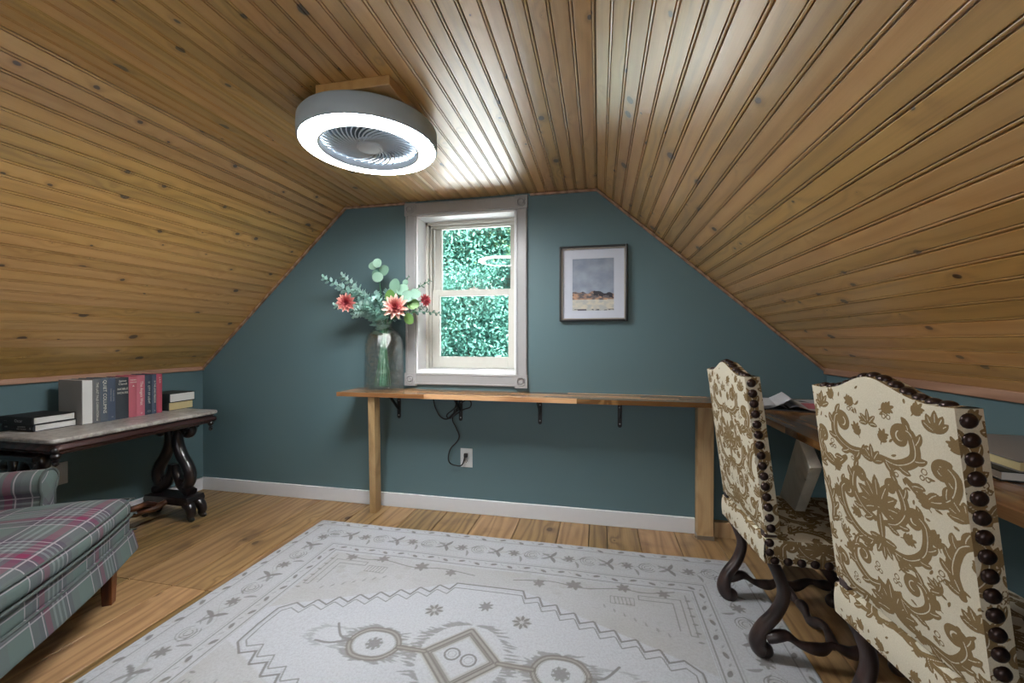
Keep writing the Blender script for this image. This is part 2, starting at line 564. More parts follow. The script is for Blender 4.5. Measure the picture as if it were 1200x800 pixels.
def smoothpts(P, per=6, closed=False):
    P = [np.array(p, float) for p in P]
    out = []
    n = len(P)
    rngi = range(n) if closed else range(n - 1)
    for i in rngi:
        if closed:
            p0, p1, p2, p3 = P[i - 1], P[i], P[(i + 1) % n], P[(i + 2) % n]
        else:
            p0, p1, p2, p3 = P[max(i - 1, 0)], P[i], P[i + 1], P[min(i + 2, n - 1)]
        for k in range(per):
            t = k / per
            out.append(0.5 * ((2 * p1) + (-p0 + p2) * t + (2 * p0 - 5 * p1 + 4 * p2 - p3) * t * t + (-p0 + 3 * p1 - 3 * p2 + p3) * t ** 3))
    if not closed:
        out.append(P[-1])
    return out

class Surf:
    """Patches of a soft surface with cloth coordinates in metres."""
    def __init__(self):
        self.V, self.F, self.UV, self.n = [], [], [], 0
    def patch(self, nu, nv, fn, flip=False):
        u, v = np.meshgrid(np.linspace(0, 1, nu), np.linspace(0, 1, nv), indexing='xy')
        x, y, z, s, t = [np.broadcast_to(np.asarray(a, float), u.shape).ravel() for a in fn(u, v)]
        self.V.append(np.stack([x, y, z], 1))
        self.UV.append(np.stack([s, t], 1))
        i, j = np.meshgrid(np.arange(nu - 1), np.arange(nv - 1), indexing='xy')
        a = (j * nu + i).ravel() + self.n
        q = np.stack([a, a + 1, a + 1 + nu, a + nu], 1)
        self.F.append(q[:, ::-1] if flip else q)
        self.n += nu * nv
        return self
    def build(self, name, mat, parent=None, attrs=None, raster=None, weld=1e-5):
        V = np.concatenate(self.V); F = np.concatenate(self.F); UV = np.concatenate(self.UV)
        me = bpy.data.meshes.new(name)
        me.vertices.add(len(V)); me.vertices.foreach_set('co', V.astype(np.float32).ravel())
        me.loops.add(F.size); me.loops.foreach_set('vertex_index', F.astype(np.int32).ravel())
        me.polygons.add(len(F))
        me.polygons.foreach_set('loop_start', np.arange(0, F.size, 4, dtype=np.int32))
        me.polygons.foreach_set('loop_total', np.full(len(F), 4, dtype=np.int32))
        me.polygons.foreach_set('use_smooth', np.ones(len(F), dtype=bool))
        me.update(calc_edges=True)
        ul = me.uv_layers.new(name='UVMap')
        ul.data.foreach_set('uv', UV[F.ravel()].astype(np.float32).ravel())
        for k, r in (raster or {}).items():
            at = me.attributes.new(k, 'FLOAT', 'POINT')
            at.data.foreach_set('value', r(UV[:, 0], UV[:, 1]).astype(np.float32))
        me.materials.append(mat)
        o = bpy.data.objects.new(name, me)
        COL.objects.link(o)
        if parent is not None:
            o.parent = parent
        return o

class Raster:
    """Small line-drawing raster in metres, used to lay woven patterns on mesh points."""
    def __init__(self, w, h, res, x0=0.0, y0=0.0):
        self.res, self.x0, self.y0 = res, x0, y0
        self.nx, self.ny = int(round(w / res)), int(round(h / res))
        self.A = np.zeros((self.ny, self.nx))
        self.k = 1.0
        self.veins = False
    def seg(self, a, b, ra, rb, val=1.0):
        ax, ay, bx, by = a[0] - self.x0, a[1] - self.y0, b[0] - self.x0, b[1] - self.y0
        R = max(ra, rb) + self.res * 1.5
        i0 = max(0, int((min(ax, bx) - R) / self.res)); i1 = min(self.nx, int((max(ax, bx) + R) / self.res) + 2)
        j0 = max(0, int((min(ay, by) - R) / self.res)); j1 = min(self.ny, int((max(ay, by) + R) / self.res) + 2)
        if i0 >= i1 or j0 >= j1:
            return
        X = (np.arange(i0, i1) + 0.5) * self.res
        Y = ((np.arange(j0, j1) + 0.5) * self.res)[:, None]
        dx, dy = bx - ax, by - ay
        L = dx * dx + dy * dy + 1e-12
        t = np.clip(((X - ax) * dx + (Y - ay) * dy) / L, 0, 1)
        d = np.hypot(X - ax - t * dx, Y - ay - t * dy)
        r = ra + (rb - ra) * t
        m = np.clip((r - d) / self.res + 0.5, 0, 1) * val
        s = self.A[j0:j1, i0:i1]
        np.maximum(s, m, out=s) if val > 0 else np.minimum(s, 1 + m, out=s)
    def stroke(self, P, w, val=1.0):
        n = len(P)
        if not hasattr(w, '__len__'):
            w = [w * self.k] * n
        for i in range(n - 1):
            self.seg(P[i], P[i + 1], w[i], w[i + 1], val)
    def leaf(self, p, ang, L, W, bend=0.0, val=1.0, n=7):
        P, w = [], []
        x, y = p
        for i in range(n + 1):
            t = i / n
            P.append((x, y)); w.append(max(0.0006, W * self.k * math.sin(PI * min(0.97, t * 0.85 + 0.1)) ** 0.8))
            a = ang + bend * t
            x += math.cos(a) * L / n; y += math.sin(a) * L / n
        self.stroke(P, w, val)
        if self.veins and W > 0.0055:
            self.stroke(P[1:-1], 0.0011, -1.0)
    def spiral(self, c, r0, r1, a0, a1, w0, w1, n=26, val=1.0):
        P, w = [], []
        for i in range(n + 1):
            t = i / n
            r = r0 + (r1 - r0) * t; a = a0 + (a1 - a0) * t
            P.append((c[0] + r * math.cos(a), c[1] + r * math.sin(a))); w.append(w0 + (w1 - w0) * t)
        self.stroke(P, w, val)
    def dot(self, c, r, val=1.0):
        self.seg(c, (c[0] + 1e-6, c[1]), r, r, val)
    def rect(self, x0, y0, x1, y1, w, val=1.0):
        self.stroke([(x0, y0), (x1, y0), (x1, y1), (x0, y1), (x0, y0)], w, val)
    def sample(self, x, y, wrap=False):
        fx, fy = (np.asarray(x) - self.x0) / self.res - 0.5, (np.asarray(y) - self.y0) / self.res - 0.5
        if wrap:
            fx, fy = np.mod(fx, self.nx - 1), np.mod(fy, self.ny - 1)
        fx, fy = np.clip(fx, 0, self.nx - 1.001), np.clip(fy, 0, self.ny - 1.001)
        i, j = fx.astype(int), fy.astype(int)
        a, b = fx - i, fy - j
        A = self.A
        i1, j1 = np.minimum(i + 1, self.nx - 1), np.minimum(j + 1, self.ny - 1)
        return A[j, i] * (1 - a) * (1 - b) + A[j, i1] * a * (1 - b) + A[j1, i] * (1 - a) * b + A[j1, i1] * a * b

def text_mesh(body, size, mat, extrude=0.0004):
    cu = bpy.data.curves.new('lettering', 'FONT')
    cu.body = body
    cu.size = size
    cu.align_x = 'CENTER'
    cu.align_y = 'CENTER'
    cu.extrude = extrude
    cu.resolution_u = 2
    tmp = bpy.data.objects.new('lettering', cu)
    COL.objects.link(tmp)
    dg = bpy.context.evaluated_depsgraph_get()
    me = bpy.data.meshes.new_from_object(tmp.evaluated_get(dg))
    bpy.data.objects.remove(tmp)
    me.materials.clear()
    me.materials.append(mat)
    return me

# ------------------------------------------------------------------ room shell
XL, XR, XK, XC = -2.9635, 1.2371, -1.7432, -0.0107
ZC, ZL, ZR = 2.0715, 0.9283, 0.9725
YB = -5.0
WIN = (-1.208, -0.52, 0.915, 1.973)
RY = Matrix(((1, 0, 0, 0), (0, 0, -1, 0), (0, 1, 0, 0), (0, 0, 0, 1)))   # prism drawn in x-z, extruded along -y -> use negative depth

def wall_xz(name, polys, y0, y1):
    b = MB()
    for p in polys:
        b.prism(p, -y1, -y0, RY)
    return struct(b.build(name, M['wall']))

wall_xz('wall_far', [
    [(XL, 0), (WIN[0], 0), (WIN[0], ZC), (XK, ZC), (XL, ZL)],
    [(WIN[0], 0), (WIN[1], 0), (WIN[1], WIN[2]), (WIN[0], WIN[2])],
    [(WIN[0], WIN[3]), (WIN[1], WIN[3]), (WIN[1], ZC), (WIN[0], ZC)],
    [(WIN[1], 0), (XR, 0), (XR, ZR), (XC, ZC), (WIN[1], ZC)]], 0.0, 0.30)
BW = (-1.65, -0.07, 0.85, 1.98)
wall_xz('wall_back', [
    [(XL, 0), (BW[0], 0), (BW[0], ZC), (XK, ZC), (XL, ZL)],
    [(BW[0], 0), (BW[1], 0), (BW[1], BW[2]), (BW[0], BW[2])],
    [(BW[0], BW[3]), (BW[1], BW[3]), (BW[1], ZC), (BW[0], ZC)],
    [(BW[1], 0), (XR, 0), (XR, ZR), (XC, ZC), (BW[1], ZC)]], YB - 0.16, YB)
struct(MB().box(XL - 0.12, XL, YB - 0.16, 0.16, -0.05, ZL + 0.02).build('wall_left', M['wall']))
struct(MB().box(XR, XR + 0.12, YB - 0.16, 0.16, -0.05, ZR + 0.02).build('wall_right', M['wall']))

# unseen rear window frame, added along with the fill light behind the camera
w2 = struct(empty('added_rear_window', (0, YB, 0)))
b = MB()
for x0, x1, z0, z1 in ((BW[0], BW[0] + .05, BW[2], BW[3]), (BW[1] - .05, BW[1], BW[2], BW[3]), (BW[0], BW[1], BW[2], BW[2] + .05),
                       (BW[0], BW[1], BW[3] - .05, BW[3]), (-0.885, -0.835, BW[2], BW[3])):
    b.box(x0, x1, -0.12, -0.07, z0, z1)
b.build('sash', M['sash'], w2)

# floor
floor = struct(MB().box(XL - 0.1, XR + 0.1, YB - 0.1, 0.1, -0.08, -0.022).build('floor', M['bark']))
seams = [XL, -2.765, -2.578, -2.385, -2.186, -1.931, -1.745, -1.558, -1.389, -1.203, -0.98, -0.752, -0.489, -0.233, -0.056, 0.047, 0.227, 0.436, 0.66, 0.86, 1.05, XR]
YJ = -1.058
def floorboard(w, y0, y1):
    g, c = 0.0021, 0.0024
    a, b_ = -w / 2 + g, w / 2 - g
    prof = [(a, -0.022), (a, -c), (a + c, 0), (b_ - c, 0), (b_, -c), (b_, -0.022)]
    m = MB()
    L = y1 - y0
    vs = [(x, s * L / 2, z) for s in (-1, 1) for x, z in prof]
    n = len(prof)
    fs = [(i, i + 1, n + i + 1, n + i) for i in range(n - 1)] + [tuple(range(n)), tuple(range(2 * n - 1, n - 1, -1))]
    return m.add(vs, fs).mesh('board', M['floor'])
for i in range(len(seams) - 1):
    w = seams[i + 1] - seams[i]
    cx = (seams[i + 1] + seams[i]) / 2
    for y0, y1 in ((YJ + 0.001, 0.0), (YJ - 2.2, YJ - 0.001), (YB, YJ - 2.202)):
        inst(floorboard(w, y0, y1), 'board', floor, loc=(cx, (y0 + y1) / 2, random.uniform(-0.0006, 0.0006)))

# ceiling: roof deck with tongue and groove boards
def tvec(p, q):
    t = Vector((q[0] - p[0], 0, q[1] - p[1]))
    return t, t.length
b = MB()
TH = 0.10
segs = [((XL, ZL), (XK, ZC)), ((XK, ZC), (XC, ZC)), ((XC, ZC), (XR, ZR))]
for (x0, z0), (x1, z1) in segs:
    t, L = tvec((x0, z0), (x1, z1))
    t.normalize()
    Z = Vector((-t.z, 0, t.x))
    mat = Matrix(((t.x, 0, Z.x, x0), (0, 1, 0, 0), (t.z, 0, Z.z, z0), (0, 0, 0, 1)))
    b.box(-0.05, L + 0.05, YB - 0.16, 0.30, 0.0145, TH, mat)
ceiling = struct(b.build('ceiling', M['bark']))
def plank_mesh(w):
    h = w / 2
    prof = [(-h, .0138), (-h, .0130), (-h + .0015, .0130), (-h + .0016, .0003), (-h + .0022, 0), (-h + .014, -.0002), (-h + .0255, -.0003), (-h + .037, -.0002), (h - .0124, 0), (h - .0118, .0004), (h - .0117, .0120), (h - .0087, .0120),
            (h - .0086, .0010), (h - .0074, .0002), (h - .0046, .0002), (h - .0026, .0010), (h - .0016, .0130), (h, .0130), (h, .0138)]
    L = -YB - 0.001
    vs = [(x, -L * s, z) for s in (0, 1) for x, z in prof]
    n = len(prof)
    fs = [(i, n + i, n + i + 1, i + 1) for i in range(n - 1)] + [(0, n - 1, 2 * n - 1, n)]
    return MB().add(vs, fs).mesh('plank', M['ceil'], True, 24)
for (x0, z0), (x1, z1) in segs:
    t, L = tvec((x0, z0), (x1, z1))
    t.normalize()
    Z = Vector((-t.z, 0, t.x))
    n = int(round(L / 0.0628))
    w = L / n
    pm = plank_mesh(w)
    for k in range(n):
        s = (k + 0.5) * w
        mat = Matrix(((t.x, 0, Z.x, x0 + t.x * s), (0, 1, 0, -0.0005), (t.z, 0, Z.z, z0 + t.z * s), (0, 0, 0, 1)))
        inst(pm, 'plank', ceiling, mat=mat)

# mouldings where ceiling meets walls
def moulding(name, a, b_, w=0.022, d=0.014, up=(0, 1, 0)):
    return struct(MB().beam(a, b_, w, d, up).build(name, M['pinetrim'], bevel=0.004))
ofs = 0.011
tl, _ = tvec((XL, ZL), (XK, ZC)); tl.normalize(); nl = Vector((tl.z, 0, -tl.x))
tr, _ = tvec((XC, ZC), (XR, ZR)); tr.normalize(); nr = Vector((tr.z, 0, -tr.x))
moulding('trim_1', Vector((XL, -0.007, ZL)) + nl * ofs, Vector((XK, -0.007, ZC)) + nl * ofs, 0.014, 0.022, (0, 1, 0))
moulding('trim_2', (XK, -0.007, ZC - ofs), (-1.285, -0.007, ZC - ofs), 0.014, 0.022, (0, 1, 0))
moulding('trim_3', (-0.43, -0.007, ZC - ofs), (XC, -0.007, ZC - ofs), 0.014, 0.022, (0, 1, 0))
moulding('trim_4', Vector((XC, -0.007, ZC)) - nr * -ofs, Vector((XR, -0.007, ZR)) + nr * ofs, 0.014, 0.022, (0, 1, 0))
moulding('trim_5', (XL + 0.008, 0, ZL - 0.008), (XL + 0.008, YB, ZL - 0.008), 0.018, 0.03, (0, 0, 1))
moulding('trim_6', (XR - 0.008, 0, ZR - 0.008), (XR - 0.008, YB, ZR - 0.008), 0.018, 0.034, (0, 0, 1))

# baseboards
BBH, BBT = 0.093, 0.016
struct(MB().box(XL, 0.552, -BBT, 0, 0, BBH).build('baseboard_far', M['white'], bevel=0.003))
struct(MB().box(XL, XL + BBT, YB, -BBT, 0, BBH).build('baseboard_left', M['white'], bevel=0.003))
struct(MB().box(XR - BBT, XR, YB, -0.05, 0, BBH).build('baseboard_right', M['white'], bevel=0.003))
struct(MB().box(0.65, XR, -0.038, 0, 0, 0.089).build('trim_7', M['lumber'], bevel=0.003))

# ------------------------------------------------------------------ window in the far wall
win = struct(empty('window_1', ((WIN[0] + WIN[1]) / 2, 0, WIN[2])))
wx0, wx1, wz0, wz1 = WIN[0] - win.location.x, WIN[1] - win.location.x, 0.0, WIN[3] - WIN[2]
CW = 0.072
def casing(x0, x1, z0, z1, vert):
    b = MB()
    b.box(x0, x1, -0.018, 0.0, z0, z1)
    if vert:
        b.box(x0 + .004, x0 + .014, -0.022, -0.016, z0, z1); b.box(x1 - .014, x1 - .004, -0.022, -0.016, z0, z1)
    else:
        b.box(x0, x1, -0.022, -0.016, z0 + .004, z0 + .012); b.box(x0, x1, -0.022, -0.016, z1 - .012, z1 - .004)
    b.build('casing', M['casing'], win, bevel=0.002)
casing(wx0 - CW, wx0, wz0 - .002, wz1 - .0, True)
casing(wx1, wx1 + CW, wz0 - .002, wz1 - .0, True)
casing(wx0 + .002, wx1 - .002, wz1, wz1 + .082, False)
casing(wx0 + .002, wx1 - .002, wz0 - .078, wz0, False)
b = MB()
S = 0.040
b.box(-S, S, -0.026, 0, -S * 1.05, S * 1.05)
RX = Matrix.Rotation(PI / 2, 4, 'X')
b.lathe([(.031, .026), (.029, .030), (.025, .030), (.023, .026), (.018, .026), (.013, .031), (.006, .029), (.0005, .029)], 24, (0, 0, 0), RX)
rm = b.mesh('rosette', M['casing'], True, 30)
for sx in (wx0 - CW / 2, wx1 + CW / 2):
    inst(rm, 'rosette', win, loc=(sx, 0, wz1 + .041))
    inst(rm, 'rosette', win, loc=(sx, 0, wz0 - .043))
# jamb lining and sill
b = MB()
b.box(wx0, wx0 + .012, -.004, .30, 0, wz1); b.box(wx1 - .012, wx1, -.004, .30, 0, wz1); b.box(wx0, wx1, -.004, .30, wz1 - .012, wz1)
b.build('jamb', M['jamb'], win)
MB().box(wx0, wx1, -.008, .33, -.004, .022).build('sill', M['jamb'], win, bevel=.004)
b = MB()
for y0, y1, d in ((.125, .137, .032), (.160, .172, .042), (.222, .226, .036)):
    b.box(wx0 + .012, wx0 + d, y0, y1, .022, wz1 - .012); b.box(wx1 - d, wx1 - .012, y0, y1, .022, wz1 - .012); b.box(wx0 + .012, wx1 - .012, y0, y1, wz1 - d, wz1 - .012)
b.build('stop', M['sash'], win, bevel=.002)
def sash(name, x0, x1, z0, z1, y, st, bot, top):
    b = MB()
    b.box(x0, x0 + st, y, y + .034, z0, z1); b.box(x1 - st, x1, y, y + .034, z0, z1)
    b.box(x0 + st, x1 - st, y, y + .034, z0, z0 + bot); b.box(x0 + st, x1 - st, y, y + .034, z1 - top, z1)
    s = b.build(name, M['sash'], win, bevel=.003)
    MB().box(x0 + st - .003, x1 - st + .003, y + .015, y + .019, z0 + bot - .003, z1 - top + .003).build('pane', M['pane'], s)
    return s
ZG0, ZG1, ZM1, ZM0, ZG2, ZG3 = [z - WIN[2] for z in (1.019, 1.448, 1.492, 1.455, 1.492, 1.940)]
zm = ZM1 - .018
sash('lower_sash', wx0 + .030, wx1 - .030, .024, ZM1, .180, .062, ZG0 - .024, ZM1 - ZG1)
sash('upper_sash', wx0 + .034, wx1 - .034, ZM0, wz1 - .016, .228, .054, ZG2 - ZM0, wz1 - .016 - ZG3)
MB().box(-.03, .03, .184, .214, zm + .018, zm + .028).ball((.0, .199, zm + .031), .010).build('sash_lock', M['sash'], win, True)

# ------------------------------------------------------------------ trees outside
tag(struct(MB().box(-30, 30, 1.0, 60, -3.2, -3.0).build('ground', M['lawn'])), None)
def tree(name, x, y, h, crown, n, mat, leaf, label):
    root = empty(name, (x, y, -3.0))
    tag(root, label, 'tree', 'trees outside the window')
    b = MB()
    P = smoothpts([(0, 0, 0), (.05, .03, h * .35), (-.06, .02, h * .7), (.02, 0, h)], 5)
    b.tube(P, list(np.linspace(.14, .02, len(P))), 8)
    b.build('trunk', M['bark'], root, True)
    for k in range(9):
        a = 2 * PI * k / 9 + random.random()
        z0 = h * random.uniform(.35, .85)
        r = crown[0] * random.uniform(.6, .95)
        mb = MB()
        Q = smoothpts([(0, 0, z0), (r * .4 * math.cos(a), r * .4 * math.sin(a), z0 + .25), (r * math.cos(a), r * math.sin(a), z0 + random.uniform(.1, .7))], 4)
        mb.tube(Q, list(np.linspace(.035, .007, len(Q))), 6)
        mb.build('branch', M['bark'], root, True)
    nc = 46
    cs = RNG.normal(size=(nc, 3)); cs /= np.linalg.norm(cs, axis=1)[:, None]
    cs *= (RNG.random(nc) ** .4)[:, None]
    cs = cs * np.array(crown) + np.array([0, 0, h * .72])
    idx = RNG.integers(0, nc, n)
    c = cs[idx] + RNG.normal(size=(n, 3)) * crown[0] * .17
    d = RNG.normal(size=(n, 3)); d /= np.linalg.norm(d, axis=1)[:, None]
    e = np.cross(d, RNG.normal(size=(n, 3))); e /= np.linalg.norm(e, axis=1)[:, None]
    L = leaf * RNG.uniform(.6, 1.3, n)[:, None]
    V = np.stack([c - d * L, c + e * L * .42, c + d * L, c - e * L * .42], 1).reshape(-1, 3)
    m = MB()
    m.v = [tuple(p) for p in V]
    m.f = [(4 * i, 4 * i + 1, 4 * i + 2, 4 * i + 3) for i in range(n)]
    o = m.build('foliage', mat, root)
    o['kind'] = 'stuff'
tree('broadleaf_tree', -3.15, 7.2, 5.6, (1.7, 1.2, 2.3), 24000, M['fol_a'], .055, 'teal green leafy tree filling the lower window pane')
tree('broadleaf_tree', -4.4, 9.2, 7.8, (2.2, 1.4, 3.0), 22000, M['fol_a'], .075, 'tall teal green tree behind the left of the panes')
tree('broadleaf_tree', -2.6, 10.4, 8.4, (2.4, 1.4, 3.2), 24000, M['fol_b'], .08, 'tall yellow green tree seen through the upper pane')
tree('broadleaf_tree', -1.75, 7.0, 6.4, (.95, 1.0, 2.6), 15000, M['fol_a'], .055, 'slim teal green tree at the right edge of the panes')
tree('broadleaf_tree', -5.5, 14.0, 10.0, (4.2, 2.0, 4.4), 22000, M['fol_a'], .11, 'wide green tree farthest beyond the window')

# unseen block added to bounce sunlight onto the right slope, ridge below the sill line
b = MB().prism([(2.9, -3.0), (7.0, -3.0), (7.0, -.75), (5.0, .55), (2.9, -.75)], -7.5, 1.5, Matrix(((0, 0, 1, 0), (1, 0, 0, 0), (0, 1, 0, 0), (0, 0, 0, 1))))
struct(b.build('bounce_roof_far', M['bounce_pale']))

# unseen metal roof added below the sill to bounce daylight onto the ceiling
b = MB().prism([(.31, .48), (2.7, -.26), (2.7, -.31), (.31, .42)], -3.2, 1.6, Matrix(((0, 0, 1, 0), (1, 0, 0, 0), (0, 1, 0, 0), (0, 0, 0, 1))))
for k in range(12):
    b.beam((-3.0 + .4 * k, .32, .490), (-3.0 + .4 * k, 2.7, -.250), .02, .03)
struct(b.build('bounce_roof_near', M['bounce_grey']))

# ------------------------------------------------------------------ ceiling fan light
fan = tag(empty('ceiling_fan_light', (-0.945, -1.02, ZC)), 'round grey bladeless ceiling fan with glowing white ring light', 'ceiling fan')
b = MB().box(-.075, .222, -.245, .16, -.036, -.0005)
b.build('mount_plate', M['ceil'], fan, bevel=.003)
MB().lathe([(.09, -.030), (.10, -.036), (.10, -.044)], 32).build('canopy', M['fanbody'], fan, True)
zb = 1.941 - ZC
MB().lathe([(.05, zb + .088), (.252, zb + .089), (.270, zb + .085), (.278, zb + .074), (.2795, zb + .04), (.2785, zb + .008), (.272, zb), (.268, zb + .002)], 72).build('housing', M['fanbody'], fan, True, angle=50)
MB().lathe([(.268, zb + .002), (.266, zb - .003), (.255, zb - .004), (.212, zb - .004), (.204, zb - .002), (.203, zb + .003)], 72).build('ring_diffuser', M['ring'], fan, True, angle=50)
MB().lathe([(.203, zb + .006), (.203, zb - .009), (.199, zb - .010), (.195, zb - .008), (.193, zb + .02)], 72).build('inner_rim', M['fangrille'], fan, True, angle=50)
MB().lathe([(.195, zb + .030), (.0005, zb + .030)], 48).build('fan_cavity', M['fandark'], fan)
b = MB()
for k in range(36):
    a0 = 2 * PI * k / 36
    P = []
    for i in range(9):
        t = i / 8
        r = .045 + (.194 - .045) * t
        a = a0 + 1.05 * t ** 0.8
        P.append((r * math.cos(a), r * math.sin(a), zb + .010 + .008 * t))
    b.tube(P, .0024, 5, flat=1.8)
g = b.build('grille', M['fangrille'], fan, True)
g['kind'] = 'stuff'
MB().lathe([(.052, zb + .026), (.052, zb + .000), (.047, zb - .004), (.040, zb - .002), (.036, zb - .005), (.0005, zb - .006)], 40).build('hub', M['fangrille'], fan, True)

# ------------------------------------------------------------------ shelf desk along far wall
TOPZ, BT = 0.806, 0.026
def staves(parent, x0, x1, y0, y1, z0, z1, along, strip, lens, seed, clip=None):
    """edge-glued strips of unequal length; along = 'X' or 'Y'"""
    rg = random.Random(seed)
    a0, a1, c0, c1 = (x0, x1, y0, y1) if along == 'X' else (y0, y1, x0, x1)
    n = max(1, int(round((c1 - c0) / strip)))
    for i in range(n):
        ca, cb = c0 + (c1 - c0) * i / n, c0 + (c1 - c0) * (i + 1) / n
        p = a0
        first = True
        while p < a1 - 1e-4:
            L = rg.uniform(*lens) * (rg.uniform(.3, 1) if first else 1)
            first = False
            q = min(a1, p + L)
            if a1 - q < .12:
                q = a1
            g = 0.0002
            ln, w = q - p - 2 * g, cb - ca - 2 * g
            m = MB().box(-w / 2, w / 2, -ln / 2, ln / 2, z0 - z1, 0).mesh('stave', M['shelf'])
            cc, aa = (ca + cb) / 2, (p + q) / 2
            if along == 'X':
                inst(m, 'stave', parent, loc=(aa, cc, z1 + rg.uniform(-.0002, .0002)), rot=(0, 0, -PI / 2))
            else:
                inst(m, 'stave', parent, loc=(cc, aa, z1 + rg.uniform(-.0002, .0002)))
            p = q
desk = tag(empty('wall_desk', (-0.2, -0.13, 0)), 'long narrow wood block shelf desk below the window on stud legs', 'desk')
dx, dy = desk.location.x, desk.location.y
staves(desk, -1.63 - dx, XR - .002 - dx, -0.268 - dy, -0.001 - dy, TOPZ - BT, TOPZ, 'X', 0.045, (.35, .95), 5)
def local_beam(name, a, b_, w, d, mat, parent, up, bevel=.002):
    a = Vector(a) - parent.location; b_ = Vector(b_) - parent.location
    return MB().beam(a, b_, w, d, up).build(name, mat, parent, bevel=bevel)
local_beam('leg', (-1.452, -0.105, 0.0), (-1.400, -0.215, TOPZ - BT), 0.045, 0.066, M['lumber'], desk, (0, 1, 0))
MB().box(.552 - dx, .638 - dx, -.080 - dy, -.016 - dy, 0, TOPZ - BT).build('leg', M['lumber'], desk, bevel=.002)
MB().box(.550 - dx, .640 - dx, -.083 - dy, -.014 - dy, 0, .022).build('leg_shoe', M['steel'], desk)
brm = MB()
brm.box(-.0125, .0125, -.005, 0, -.165, -.0)
brm.box(-.0125, .0125, -.17, 0, -.005, 0)
brm.beam((0, -.006, -.115), (0, -.135, -.006), .018, .007, (1, 0, 0))
brm.lathe([(.0125, 0), (.0125, .005), (.0005, .005)], 16, (0, 0, -.165), RX)
brme = brm.mesh('bracket', M['black'])
scm = MB().lathe([(.0048, 0), (.004, .0025), (.0005, .003)], 10, (0, 0, 0), RX).mesh('screw', M['steel'])
for bx in (-1.335, -0.893, -0.365, 0.125):
    br = inst(brme, 'bracket', desk, loc=(bx - dx, -dy - .0005, TOPZ - BT))
    for sz in (-.055, -.155):
        inst(scm, 'screw', br, loc=(0, -.005, sz))

# right-hand desk
rdesk = tag(empty('corner_desk', (0.95, -1.2, 0)), 'orange brown wood block desktop along the right wall behind chairs', 'desk')
rx, ry = rdesk.location.x, rdesk.location.y
staves(rdesk, .695 - rx, XR - .002 - rx, -1.16 - ry, -.27 - ry, TOPZ - BT, TOPZ, 'Y', 0.045, (.35, .8), 9)
staves(rdesk, .785 - rx, XR - .002 - rx, -3.0 - ry, -1.1605 - ry, TOPZ - BT, TOPZ, 'Y', 0.045, (.35, .9), 21)
local_beam('leg', (0.855, -0.30, 0.026), (0.716, -0.985, TOPZ - BT - .03), 0.130, 0.036, M['paleboard'], rdesk, (1, 0, 0))
local_beam('leg', (0.90, -2.9, 0.0), (0.86, -2.9, TOPZ - BT - .001), 0.038, 0.089, M['paleboard'], rdesk, (0, 1, 0))

# ------------------------------------------------------------------ outlets and cord
def outlet(name, label, loc, rz, sockets):
    o = tag(empty(name, loc, rz), label, 'outlet')
    MB().box(-.041, .041, -.006, -.0003, -.062, .062).build('plate', M['plate'], o, bevel=.002)
    if sockets:
        for s in (1, -1):
            k = MB().box(-.017, .017, -.008, -.005, s * .021 - .0145, s * .021 + .0145).build('socket', M['plate'], o, bevel=.003)
            MB().box(-.009, -.006, -.0085, -.0075, s * .021 - .003, s * .021 + .008).box(.006, .009, -.0085, -.0075, s * .021 - .003, s * .021 + .008).ball((0, -.008, s * .021 - .008), .0028).build('slots', M['platehole'], k)
    return o
outlet('wall_outlet', 'white duplex outlet plate on the far wall below the desk', (-0.853, 0, 0.361), 0, True)
outlet('wall_plate', 'pale plate on the left wall below the marble table', (XL, -0.865, 0.385), -PI / 2 + PI, False)
cord = tag(empty('power_cord', (-0.9, -0.02, 0.4)), 'looped black power cord hanging under the desk into the outlet', 'cord')
def cpt(x, z, y=-.03):
    return (x + .9, y + .02, z - .4)
P = [cpt(-1.055, .765, -.08), cpt(-1.055, .70, -.05), cpt(-1.03, .635), cpt(-.985, .615), cpt(-.94, .64), cpt(-.90, .70), cpt(-.85, .745), cpt(-.815, .735), cpt(-.82, .70), cpt(-.87, .68),
     cpt(-.93, .64, -.04), cpt(-.965, .625, -.045), cpt(-.97, .65, -.05), cpt(-.92, .69, -.05), cpt(-.88, .735, -.05), cpt(-.90, .75, -.045), cpt(-.93, .66, -.035),
     cpt(-.94, .61), cpt(-.915, .56), cpt(-.895, .51), cpt(-.91, .47), cpt(-.955, .42), cpt(-.97, .36), cpt(-.955, .325), cpt(-.90, .31, -.025), cpt(-.872, .325, -.025), cpt(-.858, .37, -.028)]
MB().tube(smoothpts(P, 6), .0042, 8).build('cable', M['rubber'], cord, True)
MB().box(-.012, .012, -.030, -.009, -.014, .012).build('plug', M['rubber'], cord, bevel=.004).location = (-.853 + .9, .02, .382 - .4)
MB().beam(cpt(-.955, .625, -.045), cpt(-.90, .68, -.045), .016, .022, (0, 1, 0)).build('cable_tie', M['rubber'], cord, bevel=.004)

# ------------------------------------------------------------------ framed print
pic = tag(empty('framed_print', (-0.036, 0, 1.483)), 'small dark framed watercolour with white mat on the far wall', 'picture')
pw, ph = .205, .232
b = MB()
for x0, x1, z0, z1 in ((-pw, -pw + .013, -ph, ph), (pw - .013, pw, -ph, ph), (-pw + .013, pw - .013, -ph, -ph + .013), (-pw + .013, pw - .013, ph - .013, ph)):
    b.box(x0, x1, -.034, -.001, z0, z1)
b.build('frame', M['frame'], pic, bevel=.004)
b = MB()
q, r = pw - .013, ph - .013
for x0, x1, z0, z1 in ((-q, -q + .006, -r, r), (q - .006, q, -r, r), (-q, q, -r, -r + .006), (-q, q, r - .006, r)):
    b.box(x0, x1, -.026, -.002, z0, z1)
b.build('fillet', M['framefillet'], pic)
MB().box(-q, q, -.012, -.004, -r, r).build('mat_board', M['mat'], pic)
nx, nz = 130, 150
